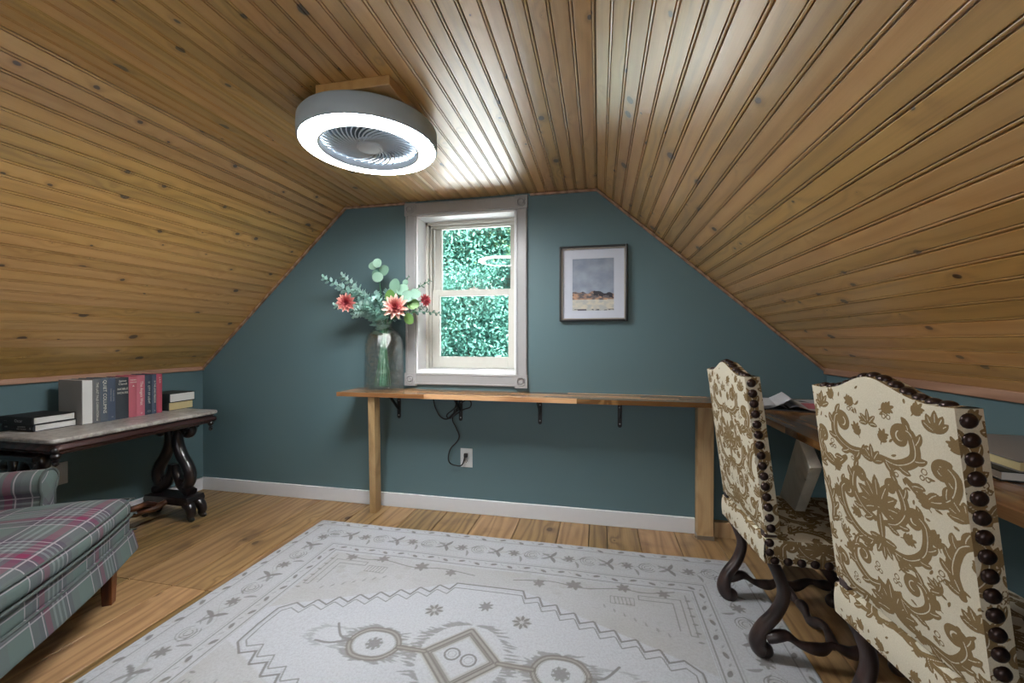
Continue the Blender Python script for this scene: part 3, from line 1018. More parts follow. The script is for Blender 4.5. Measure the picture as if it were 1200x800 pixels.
aw, a0, a1 = .125, -.165, .155
U, Wv = np.meshgrid(np.linspace(0, 1, nx), np.linspace(0, 1, nz), indexing='xy')
def fbm(U, V, sx, sy, seed, oct=4):
    r = np.random.default_rng(seed); out = np.zeros_like(U); amp = 1.0
    for o_ in range(oct):
        gx, gy = int(sx * 2 ** o_) + 2, int(sy * 2 ** o_) + 2
        G = r.random((gy + 1, gx + 1))
        fx, fy = U * (gx - 1), V * (gy - 1)
        i, j = fx.astype(int), fy.astype(int); a, b_ = fx - i, fy - j
        a, b_ = a * a * (3 - 2 * a), b_ * b_ * (3 - 2 * b_)
        out += amp * (G[j, i] * (1 - a) * (1 - b_) + G[j, i + 1] * a * (1 - b_) + G[j + 1, i] * (1 - a) * b_ + G[j + 1, i + 1] * a * b_)
        amp *= .5
    return out / (2 - 2 * .5 ** oct)
n1, n2, n3 = fbm(U, Wv, 3, 5, 1), fbm(U, Wv, 6, 9, 2), fbm(U, Wv, 9, 22, 3)
def C(r, g, b_): return np.array([lin(r), lin(g), lin(b_)])
img = np.zeros((nz, nx, 3))
sky = C(120, 134, 156) * (1 - n1[..., None]) + C(172, 182, 196) * n1[..., None]
sky = sky * (.9 + .25 * (n2[..., None] - .4)) * (1.12 - .28 * Wv[..., None])
img[:] = sky
ridge = .33 + .05 * np.exp(-((U - .56) / .12) ** 2) + .03 * np.exp(-((U - .12) / .2) ** 2) + .02 * (n2 - .5) + .012 * np.sin(U * 30)
land = Wv < ridge
mixv = np.clip((n3 - .35) * 3, 0, 1)[..., None]
img[land] = (C(92, 88, 92) * (1 - mixv) + C(186, 146, 118) * mixv)[land]
dark = land & (n2 > .56) & (Wv > ridge - .09)
img[dark] = C(44, 42, 50)
fg = Wv < (.21 + .02 * (n1 - .5))
img[fg] = (C(176, 180, 178) * (1 - mixv) + C(206, 200, 182) * mixv)[fg]
img[(Wv < .03) & (n3 > .45)] = C(88, 90, 100)
V = np.stack([(U - .5) * 2 * aw, np.full_like(U, -.0128), a0 + (a1 - a0) * Wv], -1).reshape(-1, 3)
m = MB()
m.v = [tuple(p) for p in V]
m.f = [(j * nx + i, j * nx + i + 1, (j + 1) * nx + i + 1, (j + 1) * nx + i) for j in range(nz - 1) for i in range(nx - 1)]
o = m.build('print', M['print'], pic)
at = o.data.attributes.new('col', 'FLOAT_COLOR', 'POINT')
at.data.foreach_set('color', np.concatenate([img.reshape(-1, 3), np.ones((nx * nz, 1))], 1).astype(np.float32).ravel())

# ------------------------------------------------------------------ rug
RU, RV = 2.43, 1.80
R = Raster(RU, RV, 0.002)
T = Raster(RU, RV, 0.004)
R.k = 1.15
CV = RV / 2
def ringlines(ins, w, val=1.0): R.rect(ins, ins, RU - ins, RV - ins, w, val)
for ins, w, vv in ((.022, .002, .55), (.058, .003, .6), (.068, .0015, .4), (.250, .0025, .5), (.262, .0025, .8), (.318, .003, .7), (.328, .0015, .5)):
    ringlines(ins, w, vv)
def along_border(ins, step, fn):
    """fn(x, y, direction, index) round the four sides at a given inset"""
    L1, L2 = RU - 2 * ins, RV - 2 * ins
    for (sx, sy, a, L) in ((ins, ins, 0, L1), (RU - ins, ins, PI / 2, L2), (RU - ins, RV - ins, PI, L1), (ins, RV - ins, -PI / 2, L2)):
        n = int(round(L / step))
        for i in range(n):
            t = (i + .5) * L / n
            fn(sx + math.cos(a) * t, sy + math.sin(a) * t, a, i)
def rosette(x, y, a, i):
    k = i % 3
    if k == 0:
        for q in range(3):
            r = .013 + .011 * q
            R.spiral((x, y), r * 1.15, r * 1.15, a + .3 * q, a + .3 * q + 5.4, .0022, .0018, 16, .85)
        T.dot((x, y), .03, .3)
    elif k == 1:
        for s in (1, -1):
            R.leaf((x, y), a + .9 * s, .06, .009, .5 * s, .75); R.leaf((x, y), a + PI + .7 * s, .055, .008, -.4 * s, .6)
        R.dot((x, y), .012, .7); T.leaf((x, y), a, .06, .012, 0, .5)
    else:
        for q in range(7):
            R.leaf((x, y), a + q * PI * 2 / 7, .032, .006, .3, .7)
        R.leaf((x + .04 * math.cos(a + .6), y + .04 * math.sin(a + .6)), a + 1.0, .06, .007, .8, .6)
        T.dot((x, y), .032, .4)
    R.leaf((x + .05 * math.cos(a), y + .05 * math.sin(a)), a + (.9 if i % 2 else -.9), .07, .004, (-1.2 if i % 2 else 1.2), .6)
along_border(.158, .098, rosette)
def bud(x, y, a, i):
    R.leaf((x, y), a + (.4 if i % 2 else -.4), .030, .008, .3, .8)
    R.leaf((x - .02 * math.cos(a), y - .02 * math.sin(a)), a + PI + .5, .025, .004, .3, .5)
    T.dot((x, y), .012, .5)
along_border(.040, .105, bud)
along_border(.290, .085, bud)
def dline(P, w, v=.85):
    R.stroke(P, w, v); R.stroke(P, w * .52, -.62)
def vine(L, f):
    P = [f(t, .158 + .045 * math.sin(t * 2 * PI / .29)) for t in np.arange(.12, L - .1, .012)]
    R.stroke(P, .0017, .6)
vine(RU, lambda t, o: (t, o)); vine(RU, lambda t, o: (t, RV - o)); vine(RV, lambda t, o: (o, t)); vine(RV, lambda t, o: (RU - o, t))
def sym(fn):
    for sx in (0, 1):
        for sy in (0, 1):
            fn(lambda x, y: ((RU - x) if sx else x, (RV - y) if sy else y), (-1 if sx else 1), (-1 if sy else 1))
def zig(f, sx, sy):
    for off, w, vv in ((0, .0036, .95), (.013, .0016, .5), (.034, .0026, .8)):
        P = [f(RU / 2, .475 + off), f(1.06, .475 + off)]
        x, y = 1.06, .475 + off
        st = 8
        for k in range(st):
            x2, y2 = 1.06 - (1.06 - .43) * (k + 1) / st, .475 + off + (.285) * (k + 1) / st
            P += [f(x - .020, y2 + .016), f(x2 + .006, y2 - .006), f(x2, y2)]
            x, y = x2, y2
        P += [f(.385 + off * .7, .80 + off * .4), f(.380 + off * .7, CV)]
        R.stroke(P, w, vv)
    # second stepped band reaching out to the border
    P = [f(.40, .80)]
    x, y = .40, .80
    # spandrel: stems, panel, flowers
    R.stroke([f(*p) for p in smoothpts([(.40, .345), (.52, .375), (.64, .365), (.80, .395), (.95, .375), (1.12, .40)], 5)], .0035, .7)
    for xx, yy, r in ((.45, .37, .02), (.62, .355, .022), (.84, .38, .026), (1.0, .40, .020)):
        for q in range(6):
            p = f(xx, yy); R.leaf(p, q * PI / 3 + .2, r * 1.5, r * .35, .2, .65)
        T.dot(f(xx, yy), r * 1.3, .6)
    R.stroke([f(.36, .36), f(.36, .62), f(.385, .62), f(.385, .40), f(.56, .40), f(.56, .43), f(.42, .43), f(.42, .60)], .003, .65)
    for k in range(6):
        p = f(.345, .40 + k * .05); R.leaf(p, (0 if sx > 0 else PI), .022, .006, 0, .6)
    for k in range(5):
        p = f(.60 + k * .016, .43); R.stroke([p, f(.595 + k * .016, .47)], .0028, .6)
    R.rect(*f(.58, .425), *f(.68, .475), .0025, .6)
    for k in range(7):
        p = f(.47 + .04 * k, .62 - .022 * k); R.leaf(p, (1.9 if sx > 0 else PI - 1.9) * sy, .028, .005, .2, .5)
    for k in range(60):
        xx, yy = random.uniform(.36, 1.05), random.uniform(.34, .62)
        if (yy - .475) < (1.06 - xx) * .42:
            p = f(xx, yy); R.leaf(p, random.choice((.2, 1.6, 2.6, 4.0)), random.uniform(.012, .03), .0025, .3, .35)
    for k in range(34):
        xx, yy = random.uniform(.35, 1.1), random.uniform(.34, .66)
        if (yy - .46) < (1.06 - xx) * .40:
            p = f(xx, yy); L_ = random.uniform(.02, .05)
            for q in range(3):
                R.stroke([(p[0], p[1] + .009 * q), (p[0] + L_, p[1] + .009 * q)], .0016, .45)
            T.dot((p[0] + L_ / 2, p[1]), .022, random.uniform(.25, .6))
    T.leaf(f(.45, .50), (-.45 if sx > 0 else PI + .45) * sy, .5, .07, 0, .22)
    # star flowers
    for xx, yy, r in ((1.03, .677, .034),):
        for q in range(8):
            p = f(xx, yy); R.leaf((p[0] + .010 * math.cos(q * PI / 4), p[1] + .010 * math.sin(q * PI / 4)), q * PI / 4, r * .9, .006, 0, .75)
        T.dot(f(xx, yy), r, .5)
sym(zig)
for yy in (.612, RV - .612):
    for q in range(8):
        R.leaf((1.235, yy), q * PI / 4 + .2, .034, .006, .2, .7)
def hair(cx, cy, rx_, ry_, n, L, v=.6):
    for k in range(int(n * 1.8)):
        a = 2 * PI * k / n + random.uniform(-.05, .05)
        p = (cx + rx_ * math.cos(a), cy + ry_ * math.sin(a))
        R.leaf(p, (0 if math.cos(a) > 0 else PI) + random.uniform(-.35, .35), L * random.uniform(.5, 1.2), .004, 0, v)
def oval(cx, cy, rx_, ry_):
    P = smoothpts([(cx - rx_, cy), (cx - rx_ * .55, cy - ry_ * .95), (cx + rx_ * .5, cy - ry_ * .95), (cx + rx_, cy), (cx + rx_ * .5, cy + ry_ * .95), (cx - rx_ * .55, cy + ry_ * .95)], 5, True)
    P.append(P[0])
    dline(P, .0085, .9); T.stroke(P, .012, .9)
    P2 = [(cx + (p[0] - cx) * .84, cy + (p[1] - cy) * .84) for p in P]
    R.stroke(P2, .002, .5)
    for q in range(8):
        R.leaf((cx, cy), q * PI / 4 + .3, .034, .007, .5, .7)
    R.spiral((cx, cy), .03, .03, 0, 2 * PI, .0022, .0022, 18, .6)
for cx in (.885, RU - .885 + .03):
    oval(cx, CV, .095, .068)
    hair(cx, CV, .10, .085, 46, .045)
P = [(1.22, CV - .135), (1.355, CV), (1.22, CV + .135), (1.085, CV), (1.22, CV - .135)]
dline(P, .0105, .9); T.stroke(P, .018, .9)
P2 = [(1.22 + (p[0] - 1.22) * .82, CV + (p[1] - CV) * .82) for p in P]
R.stroke(P2, .003, .7); T.stroke(P2, .010, .7)
for a in (.25, .25 + PI):
    c = (1.22 + .034 * math.cos(a), CV + .034 * math.sin(a))
    R.spiral(c, .027, .027, 0, 2 * PI, .004, .004, 20, .85)
    R.spiral(c, .015, .015, 0, 2 * PI, .002, .002, 14, .6)
hair(1.22, CV, .155, .165, 80, .06)
for x0, x1 in ((.98, 1.085), (1.355, RU - .98 + .03)):
    dline([(x0, CV), (x1, CV)], .0085, .85); T.stroke([(x0, CV), (x1, CV)], .014, 1.0)
for x0, s in ((.79, -1), (RU - .79 + .03, 1)):
    R.stroke(smoothpts([(x0, CV), (x0 + s * .05, CV - .01), (x0 + s * .10, CV - .07)], 4), .0045, .8)
    R.stroke(smoothpts([(x0, CV), (x0 + s * .07, CV + .03), (x0 + s * .13, CV + .03)], 4), .0045, .8)
    hair(x0 + s * .09, CV, .06, .05, 24, .05, .45)
_ux, _vy = np.meshgrid((np.arange(T.nx) + .5) * T.res, (np.arange(T.ny) + .5) * T.res, indexing='xy')
_a, _b = np.minimum(_ux, RU - _ux), np.minimum(_vy, RV - _vy)
_sp = (_a > .335) & (_b > .335) & ((_b - .475 < (1.06 - _a) * .4524) & (_b < .80) | (_b < .475))
T.A = np.maximum(T.A, np.where(_sp, .18 + .5 * fbm(_ux / RU, _vy / RV, 14, 10, 8), 0))
T.A = np.maximum(T.A, np.where((_a < .33) | (_b < .33), .38 * fbm(_ux / RU, _vy / RV, 10, 8, 12), 0))
rug = Surf()
yv = np.concatenate([np.linspace(0, 1.16, 291), np.linspace(1.168, RV, 80)])
def rugtop(u, v):
    x = u * RU
    y = np.interp(v, np.linspace(0, 1, len(yv)), yv)
    e = np.minimum(np.minimum(x, RU - x), np.minimum(y, RV - y))
    z = .0105 * np.clip(e / .012, 0, 1) ** .5 + .0012 * np.sin(x * 9 + y * 4)
    z = np.maximum(z, .0006)
    wx = .004 * np.sin(y * 5.0) * (np.abs(u - .5) > .49)
    return x - RU / 2 + wx, RV / 2 - y, z, x, y
rug.patch(608, len(yv), rugtop, True)
ro = rug.build('area_rug', M['rug'], None, raster={'pat': R.sample, 'tint': T.sample})
ro.location = (-1.70 + RU / 2, -.31 - RV / 2, 0.0006)
tag(ro, 'pale grey rug with faded floral border and medallions on the floor', 'rug')

# ------------------------------------------------------------------ damask pattern
DW, DH = .50, .64
Dm = Raster(DW, DH, 0.0015, -DW / 2, 0.0)
Dm.veins = True
def mir(fn):
    fn(lambda x, y: (x, y), 1); fn(lambda x, y: (-x, y), -1)
def A(a, s): return a if s > 0 else PI - a
def palmette(c, r, n, spread, up=PI / 2, w=.20):
    for i in range(n):
        t = (i / (n - 1) - .5) * 2
        a = up - t * spread
        Dm.leaf((c[0] + .12 * r * math.cos(a), c[1] + .12 * r * math.sin(a)), a, r * (1 - .28 * abs(t)), r * w, -.5 * t)
def acanthus(f, s, P, w, lobes, side):
    Q = smoothpts(P, 6)
    n = len(Q)
    QF = [f(*q) for q in Q]
    Dm.stroke(QF, [w * 1.35 * (.45 + .75 * math.sin(PI * min(1, i / (n - 1) * .9 + .08))) for i in range(n)])
    for k in range(lobes):
        i = int((k + .6) / (lobes + .3) * (n - 2))
        t = Q[i + 1] - Q[i]
        a = math.atan2(t[1], t[0])
        p = f(*Q[i])
        sg = s * side
        aa = A(a, s) + sg * .95
        Dm.leaf(p, aa, w * 4.0, w * 1.05, -sg * .6)
    Dm.stroke(QF[2:-3], .0012, -1.0)
def scroll(f, s, c, r, a0, turns, w):
    P, W_ = [], []
    for i in range(31):
        t = i / 30
        rr = r * (1 - .80 * t)
        a = a0 + turns * 2 * PI * t
        P.append(f(c[0] + rr * math.cos(a), c[1] + rr * math.sin(a))); W_.append(w * 1.25 * (1 - .45 * t))
    Dm.stroke(P, W_)
    Dm.dot(f(*c), w * 1.3)
def sprig(f, s, c, a, L):
    p = f(*c); aa = A(a, s)
    q = (p[0] + L * math.cos(aa), p[1] + L * math.sin(aa))
    Dm.stroke([p, q], .0014)
    for k in range(3):
        t = .3 + .3 * k
        m_ = (p[0] + (q[0] - p[0]) * t, p[1] + (q[1] - p[1]) * t)
        for sd in (1, -1):
            Dm.leaf(m_, aa + sd * .9, .019, .0042)
    Dm.leaf(q, aa, .016, .0045)
def bow(f, s, c):
    for d in (-1, 1):
        Dm.spiral(f(c[0] + d * .007, c[1]), .0055, .0055, 0, 2 * PI, .0013, .0013, 12)
    Dm.spiral(f(c[0], c[1] + .016), .006, .0075, 0, 2 * PI, .0013, .0013, 12)
palmette((0, .335), .075, 9, 1.75)
palmette((0, .455), .042, 5, 1.1)
Dm.leaf((0, .33), -PI / 2, .085, .013)
palmette((0, .255), .05, 7, 1.3, -PI / 2)
palmette((0, .055), .08, 9, 1.5)
palmette((0, .555), .035, 5, 1.4)
def half(f, s):
    acanthus(f, s, [(.014, .30), (.055, .315), (.085, .36), (.072, .41), (.045, .418)], .0085, 5, -1)
    scroll(f, s, (.050, .405), .020, .4, 1.2, .0055)
    acanthus(f, s, [(.02, .235), (.075, .235), (.125, .275), (.135, .34), (.105, .365)], .0085, 6, -1)
    scroll(f, s, (.108, .345), .026, .8, 1.25, .006)
    acanthus(f, s, [(.03, .475), (.08, .47), (.13, .50), (.125, .555), (.09, .565)], .009, 5, -1)
    scroll(f, s, (.097, .543), .026, 1.2, 1.3, .0065)
    acanthus(f, s, [(.10, .44), (.15, .41), (.20, .43), (.215, .48), (.19, .51)], .0085, 5, 1)
    scroll(f, s, (.193, .487), .024, 1.0, 1.2, .006)
    acanthus(f, s, [(.20, .22), (.185, .27), (.205, .33), (.24, .35)], .009, 5, 1)
    acanthus(f, s, [(.02, .12), (.07, .105), (.115, .14), (.11, .185), (.075, .195)], .0085, 5, -1)
    scroll(f, s, (.078, .172), .024, 1.3, 1.3, .006)
    acanthus(f, s, [(.09, .05), (.15, .045), (.19, .09), (.18, .14)], .009, 5, -1)
    scroll(f, s, (.17, .115), .024, .5, 1.2, .006)
    for c, r, up in (((.185, .575), .045, PI / 2), ((.225, .395), .045, PI / 2 + .5), ((.222, .165), .045, PI / 2 + .3), ((.15, .20), .035, PI / 2 + .9), ((.225, .03), .04, PI / 2 + .4)):
        for i in range(5):
            t = (i - 2) / 2
            p = f(*c); aa = A(up + t * 1.1, s)
            Dm.leaf(p, aa, r * (1 - .25 * abs(t)), r * .21, .3 * t)
    for c, a, L in (((.035, .51), 1.2, .03), ((.155, .385), 2.2, .03), ((.06, .285), .2, .03), ((.165, .30), 1.9, .03), ((.04, .19), .9, .035), ((.15, .155), 2.6, .025), ((.05, .03), .6, .03),
                    ((.235, .53), 2.0, .03), ((.235, .28), 1.4, .025), ((.04, .60), .3, .03), ((.13, .60), .9, .025)):
        sprig(f, s, c, a, L)
    for c in ((.15, .46), (.065, .445), (.16, .235), (.125, .075), (.03, .155), (.06, .585)):
        bow(f, s, c)
    for k in range(40):
        c = (random.uniform(.01, .245), random.uniform(.01, .63))
        Dm.leaf(f(*c), random.uniform(0, 2 * PI), random.uniform(.010, .018), .0032, .4)
mir(half)
_c = Dm.A.copy()
def damask(u, v):
    return Dm.sample(np.asarray(u) * 1.12, np.asarray(v) * 1.12, True)

# ------------------------------------------------------------------ dining chairs
def backtop(y):
    a = np.abs(y)
    return 1.002 + .046 * np.exp(-(y / .092) ** 2) + .006 * (a / .21) ** 4
BX0, BX1, BZ0, BZ1 = -.222, -.292, .462, 1.01          # rear face foot and head of the leaning back
BT_ = .050
HW = .205
def bx(z): return BX0 + (BX1 - BX0) * (z - BZ0) / (BZ1 - BZ0)
nail_me = MB().lathe([(.0150, -.001), (.0148, .002), (.0125, .0062), (.008, .0090), (.003, .0102), (.0002, .0104)], 14).mesh('nailhead', M['nail'], True, 60)
def nails(parent, places):
    for p, n in places:
        q = Vector(n).to_track_quat('Z', 'Y')
        o = inst(nail_me, 'nailhead', parent, loc=p)
        o.rotation_mode = 'QUATERNION'
        o.rotation_quaternion = q
def make_chair(label):
    t = tag(empty('dining_chair'), label, 'chair', 'damask dining chairs at the right desk')
    # upholstered back
    s = Surf()
    def rear(u, v):
        y = (u - .5) * 2 * HW
        z = BZ0 + v * (backtop(y) - BZ0)
        pf = .010 * (1 - (2 * u - 1) ** 6) * (1 - (2 * v - 1) ** 6)
        return bx(z) - pf, y, z, y, (z - BZ0) + .02
    def front(u, v):
        y = (u - .5) * 2 * HW
        z = BZ0 + v * (backtop(y) - BZ0)
        pf = .022 * (1 - (2 * u - 1) ** 4) * (1 - (2 * v - 1) ** 4)
        return bx(z) + BT_ + pf, y, z, y, (z - BZ0) + .02
    s.patch(250, 290, rear, True)
    s.patch(120, 140, front)
    for sg in (-1, 1):
        def side(u, v, sg=sg):
            y = sg * HW + sg * .004 * np.sin(PI * u)
            z = BZ0 + v * (backtop(np.full_like(v, HW)) - BZ0)
            return bx(z) + u * BT_, y, z, .10 + u * BT_, z - BZ0 + .02
        s.patch(32, 200, side, sg > 0)
    def top(u, v):
        y = (u - .5) * 2 * HW
        z = backtop(y) + .004 * np.sin(PI * v)
        return bx(backtop(y)) + v * BT_, y, z, y, .30 + v * BT_
    s.patch(200, 30, top)
    def bot(u, v):
        y = (u - .5) * 2 * HW
        return bx(BZ0) + v * BT_, y, np.full_like(u, BZ0), y, v * BT_
    s.patch(20, 8, bot, True)
    back = s.build('backrest', M['damask'], t, raster={'pat': damask})
    pl = []
    for sg in (-1, 1):
        for k in range(15):
            z = BZ0 + .022 + k * .0358
            pl.append(((bx(z) + .019, sg * (HW + .003), z), (0, sg, 0)))
    for k in range(13):
        y = -HW + .03 + k * (2 * HW - .06) / 12
        dz = float(backtop(np.array(y + .01)) - backtop(np.array(y - .01))) / .02
        z = float(backtop(np.array(y)))
        pl.append(((bx(z) + .018, y, z + .002), (0, -dz, 1)))
    nails(back, pl)
    # seat
    SX0, SX1, SZ0, SZ1 = -.225, .225, .362, .446
    def hw(x): return .208 + .03 * (x - SX0) / (SX1 - SX0)
    s = Surf()
    def stop(u, v):
        x = SX0 + u * (SX1 - SX0); y = (v - .5) * 2 * hw(x)
        z = SZ1 + .030 * (1 - (2 * u - 1) ** 4) * (1 - (2 * v - 1) ** 4)
        return x, y, z, y, .1 + u * .47
    s.patch(200, 200, stop)
    for sg in (-1, 1):
        def sd(u, v, sg=sg):
            x = SX0 + u * (SX1 - SX0)
            return x, sg * (hw(x) + .004 * np.sin(PI * v)), SZ0 + v * (SZ1 - SZ0), x + .05, .24 + v * .09
        s.patch(200, 44, sd, sg > 0)
    def fr(u, v):
        return SX1 + .004 * np.sin(PI * v), (u - .5) * 2 * hw(SX1), SZ0 + v * (SZ1 - SZ0), u * .48, .24 + v * .09
    s.patch(200, 44, fr)
    def rr(u, v):
        return SX0 - .004 * np.sin(PI * v), (u - .5) * 2 * hw(SX0), SZ0 + v * (SZ1 - SZ0), u * .48 - .24, .52 + v * .09
    s.patch(220, 44, rr, True)
    s.patch(10, 10, lambda u, v: (SX0 + u * (SX1 - SX0), (v - .5) * 2 * hw(SX0 + u * (SX1 - SX0)), np.full_like(u, SZ0), u, v), True)
    seat = s.build('seat', M['damask'], t, raster={'pat': damask})
    pl = []
    for sg in (-1, 1):
        for k in range(11):
            x = SX0 + .03 + k * .041
            pl.append(((x, sg * (hw(x) + .001), SZ0 + .013), (0, sg, 0)))
        for k in range(2):
            pl.append(((SX0 + .014, sg * (hw(SX0) + .001), SZ0 + .04 + k * .032), (0, sg, 0)))
    for k in range(11):
        y = -.22 + k * .044
        pl.append(((SX1 + .001, y, SZ0 + .013), (1, 0, 0)))
    nails(seat, pl)
    # posts joining seat and back
    for sg in (-1, 1):
        MB().beam((-.200, sg * .182, .40), (-.206, sg * .182, .52), .034, .040, (1, 0, 0)).build('post', M['chairwood'], t, bevel=.003)
    # scrolled legs
    def leg(fx, fy, dirx):
        P = [(fx, fy, SZ0 + .02), (fx + .035 * dirx, fy * .97, .31), (fx + .052 * dirx, fy * .95, .245), (fx + .030 * dirx, fy * .92, .175), (fx - .012 * dirx, fy * .89, .115),
             (fx - .028 * dirx, fy * .87, .065), (fx - .016 * dirx, fy * .85, .034), (fx + .006 * dirx, fy * .84, .030)]
        rad = [.019, .020, .021, .0225, .0245, .028, .028, .020]
        Q = smoothpts(P, 5)
        ri = np.interp(np.linspace(0, len(P) - 1, len(Q)), range(len(P)), rad)
        b = MB().tube(Q, list(ri), 12)
        b.ball((fx - .004 * dirx, fy * .845, .030), .029, 12, 8, (1.1, .9, 1.0))
        return b.build('leg', M['chairwood'], t, True, angle=60)
    for sg in (-1, 1):
        leg(-.205, sg * .192, 1)
        leg(.205, sg * .212, -1)
    for sg in (-1, 1):
        P = [(-.21, sg * .185, .085), (-.15, sg * .188, .105), (-.10, sg * .19, .078), (-.04, sg * .19, .070), (.0, sg * .192, .088), (.06, sg * .194, .070), (.12, sg * .197, .095), (.17, sg * .20, .085), (.21, sg * .20, .08)]
        Q = smoothpts(P, 5)
        MB().tube(Q, [.0165 + .005 * math.sin(i * .55) for i in range(len(Q))], 10).build('side_stretcher', M['chairwood'], t, True)
    P = [(.0, -.19, .085), (.012, -.12, .105), (-.006, -.06, .085), (.0, 0, .10), (.006, .06, .085), (-.012, .12, .105), (.0, .19, .085)]
    Q = smoothpts(P, 5)
    MB().tube(Q, [.0165 + .004 * math.cos(i * .8) for i in range(len(Q))], 10).build('cross_stretcher', M['chairwood'], t, True)
    return t
def copy_tree(o, parent=None):
    c = o.copy()
    COL.objects.link(c)
    if parent is not None:
        c.parent = parent
    for ch in list(o.children):
        copy_tree(ch, c)
    return c
chairA = make_chair('cream damask dining chair farther from the camera, its full curved legs showing')
chairA.location = (.777, -.800, 0)
chairA.rotation_euler = (0, 0, math.radians(3.3))
chairB = copy_tree(chairA)
chairB.location = (.911, -1.437, 0)
chairB.rotation_euler = (0, 0, math.radians(7.4))
chairB['label'] = 'cream damask dining chair nearest the camera, large at the right edge'

# ------------------------------------------------------------------ marble topped table at left
TZ = .68
tb = tag(empty('marble_table', (-2.67, -.775, 0)), 'dark carved console table with grey marble top against the left wall', 'table')
tx, ty = .24, .425
def rounded_rect(hx, hy, r, n=6):
    P = []
    for cx, cy, a in ((hx - r, hy - r, 0), (-hx + r, hy - r, PI / 2), (-hx + r, -hy + r, PI), (hx - r, -hy + r, 1.5 * PI)):
        for k in range(n + 1):
            t = a + PI / 2 * k / n
            P.append((cx + r * math.cos(t), cy + r * math.sin(t)))
    return P
MB().prism(rounded_rect(tx, ty, .035), TZ - .022, TZ).build('marble_top', M['marble'], tb, True, bevel=.007, seg=3, angle=30)
def ogee(hx, hy, prof, name, mat):
    """moulded apron: rounded rectangle rings (inset, z)"""
    b = MB(); rings = []
    for ins, z in prof:
        rr_ = rounded_rect(hx - ins, hy - ins, max(.008, .03 - ins * .3))
        rings.append([(x, y, z) for x, y in rr_])
    n = len(rings[0])
    vs = [p for r_ in rings for p in r_]
    fs = [(i * n + (k + 1) % n, i * n + k, (i + 1) * n + k, (i + 1) * n + (k + 1) % n) for i in range(len(rings) - 1) for k in range(n)]
    fs += [tuple(range(n)), tuple(range(len(vs) - 1, len(vs) - n - 1, -1))]
    return b.add(vs, fs).build(name, mat, tb, True, angle=35)
ogee(tx, ty, [(.012, TZ - .022), (.012, TZ - .028), (.018, TZ - .031), (.016, TZ - .036), (.008, TZ - .044), (.006, TZ - .054), (.012, TZ - .062), (.024, TZ - .066), (.024, TZ - .072), (.032, TZ - .080), (.05, TZ - .083)], 'apron', M['redwood'])
for sx in (-1, 1):
    for sy in (-1, 1):
        MB().lathe([(.0005, .0), (.014, -.002), (.019, -.012), (.015, -.022), (.007, -.027), (.011, -.032), (.016, -.034), (.009, -.040), (.012, -.046), (.012, -.052), (.006, -.058), (.0005, -.062)], 14,
                   (sx * (tx - .035), sy * (ty - .035), TZ - .072)).build('pendant', M['darkwood'], tb, True)
        MB().ball((sx * (tx - .024), sy * (ty - .024), TZ - .055), .018, 12, 8).build('corner_boss', M['darkwood'], tb, True)
def curl(b, P, r, y):
    Q = smoothpts([(p[0], y, p[1]) for p in P], 5)
    n = len(Q)
    b.tube(Q, [r * (.8 + .35 * math.sin(PI * i / (n - 1))) for i in range(n)], 10)
for py in (-.395, .32):
    y = py
    for s in (-1, 1):
        b = MB()
        P = [(s * .120, .590), (s * .142, .572), (s * .135, .545), (s * .105, .535), (s * .092, .556), (s * .050, .580), (s * .030, .53), (s * .036, .46), (s * .066, .39), (s * .105, .335), (s * .128, .28), (s * .118, .225), (s * .082, .207), (s * .058, .232), (s * .072, .258)]
        Q = smoothpts([(p[0], y, p[1]) for p in P], 5)
        n = len(Q)
        b.tube(Q, [.024 if i < 20 else .024 + .010 * math.sin(PI * (i - 20) / (n - 20)) for i in range(n)], 10, flat=1.0)
        b.build('scroll_support', M['darkwood'], tb, True)
        b = MB()
        P = [(s * .012, .34), (s * .018, .29), (s * .040, .25), (s * .060, .215), (s * .10, .185), (s * .140, .165)]
        Q = smoothpts([(p[0], y, p[1]) for p in P], 5)
        b.tube(Q, list(np.linspace(.024, .034, len(Q))), 10)
        b.build('lower_scroll', M['darkwood'], tb, True)
    MB().box(-.15, .15, y - .045, y + .045, .575, .600).build('support_cap', M['darkwood'], tb, bevel=.006)
    MB().prism([(-.165, .100), (.165, .100), (.175, .122), (.165, .150), (-.165, .150), (-.175, .122)], -.06 - y, .06 - y, RY).build('plinth', M['darkwood'], tb, bevel=.005)
    for s in (-1, 1):
        for q in (-1, 1):
            b = MB()
            P = [(s * .14, y + q * .03, .105), (s * .165, y + q * .035, .085), (s * .178, y + q * .038, .055), (s * .172, y + q * .038, .03), (s * .182, y + q * .040, .016)]
            Q = smoothpts(P, 4)
            b.tube(Q, list(np.linspace(.034, .017, len(Q))), 10)
            b.ball((s * .180, y + q * .040, .015), .016, 10, 6, (1.5, 1.1, .95))
            b.build('foot', M['darkwood'], tb, True)
P = [(0, -.30, .125), (0, -.20, .105), (.012, -.1, .115), (0, 0, .135), (-.012, .1, .115), (0, .20, .105), (0, .30, .125)]
Q = smoothpts(P, 6)
MB().tube(Q, [.026 + .013 * math.exp(-((i - len(Q) / 2) / 6) ** 2) + .005 * math.sin(i * 1.1) for i in range(len(Q))], 10, flat=.75).build('stretcher', M['wornwood'], tb, True)
for s in (-1, 1):
    P = [(0, s * .02, .15), (s * .05, s * .07, .165), (s * .02, s * .13, .155), (0, s * .2, .125)]
    MB().tube(smoothpts(P, 5), .016, 8).build('stretcher_scroll', M['wornwood'], tb, True)

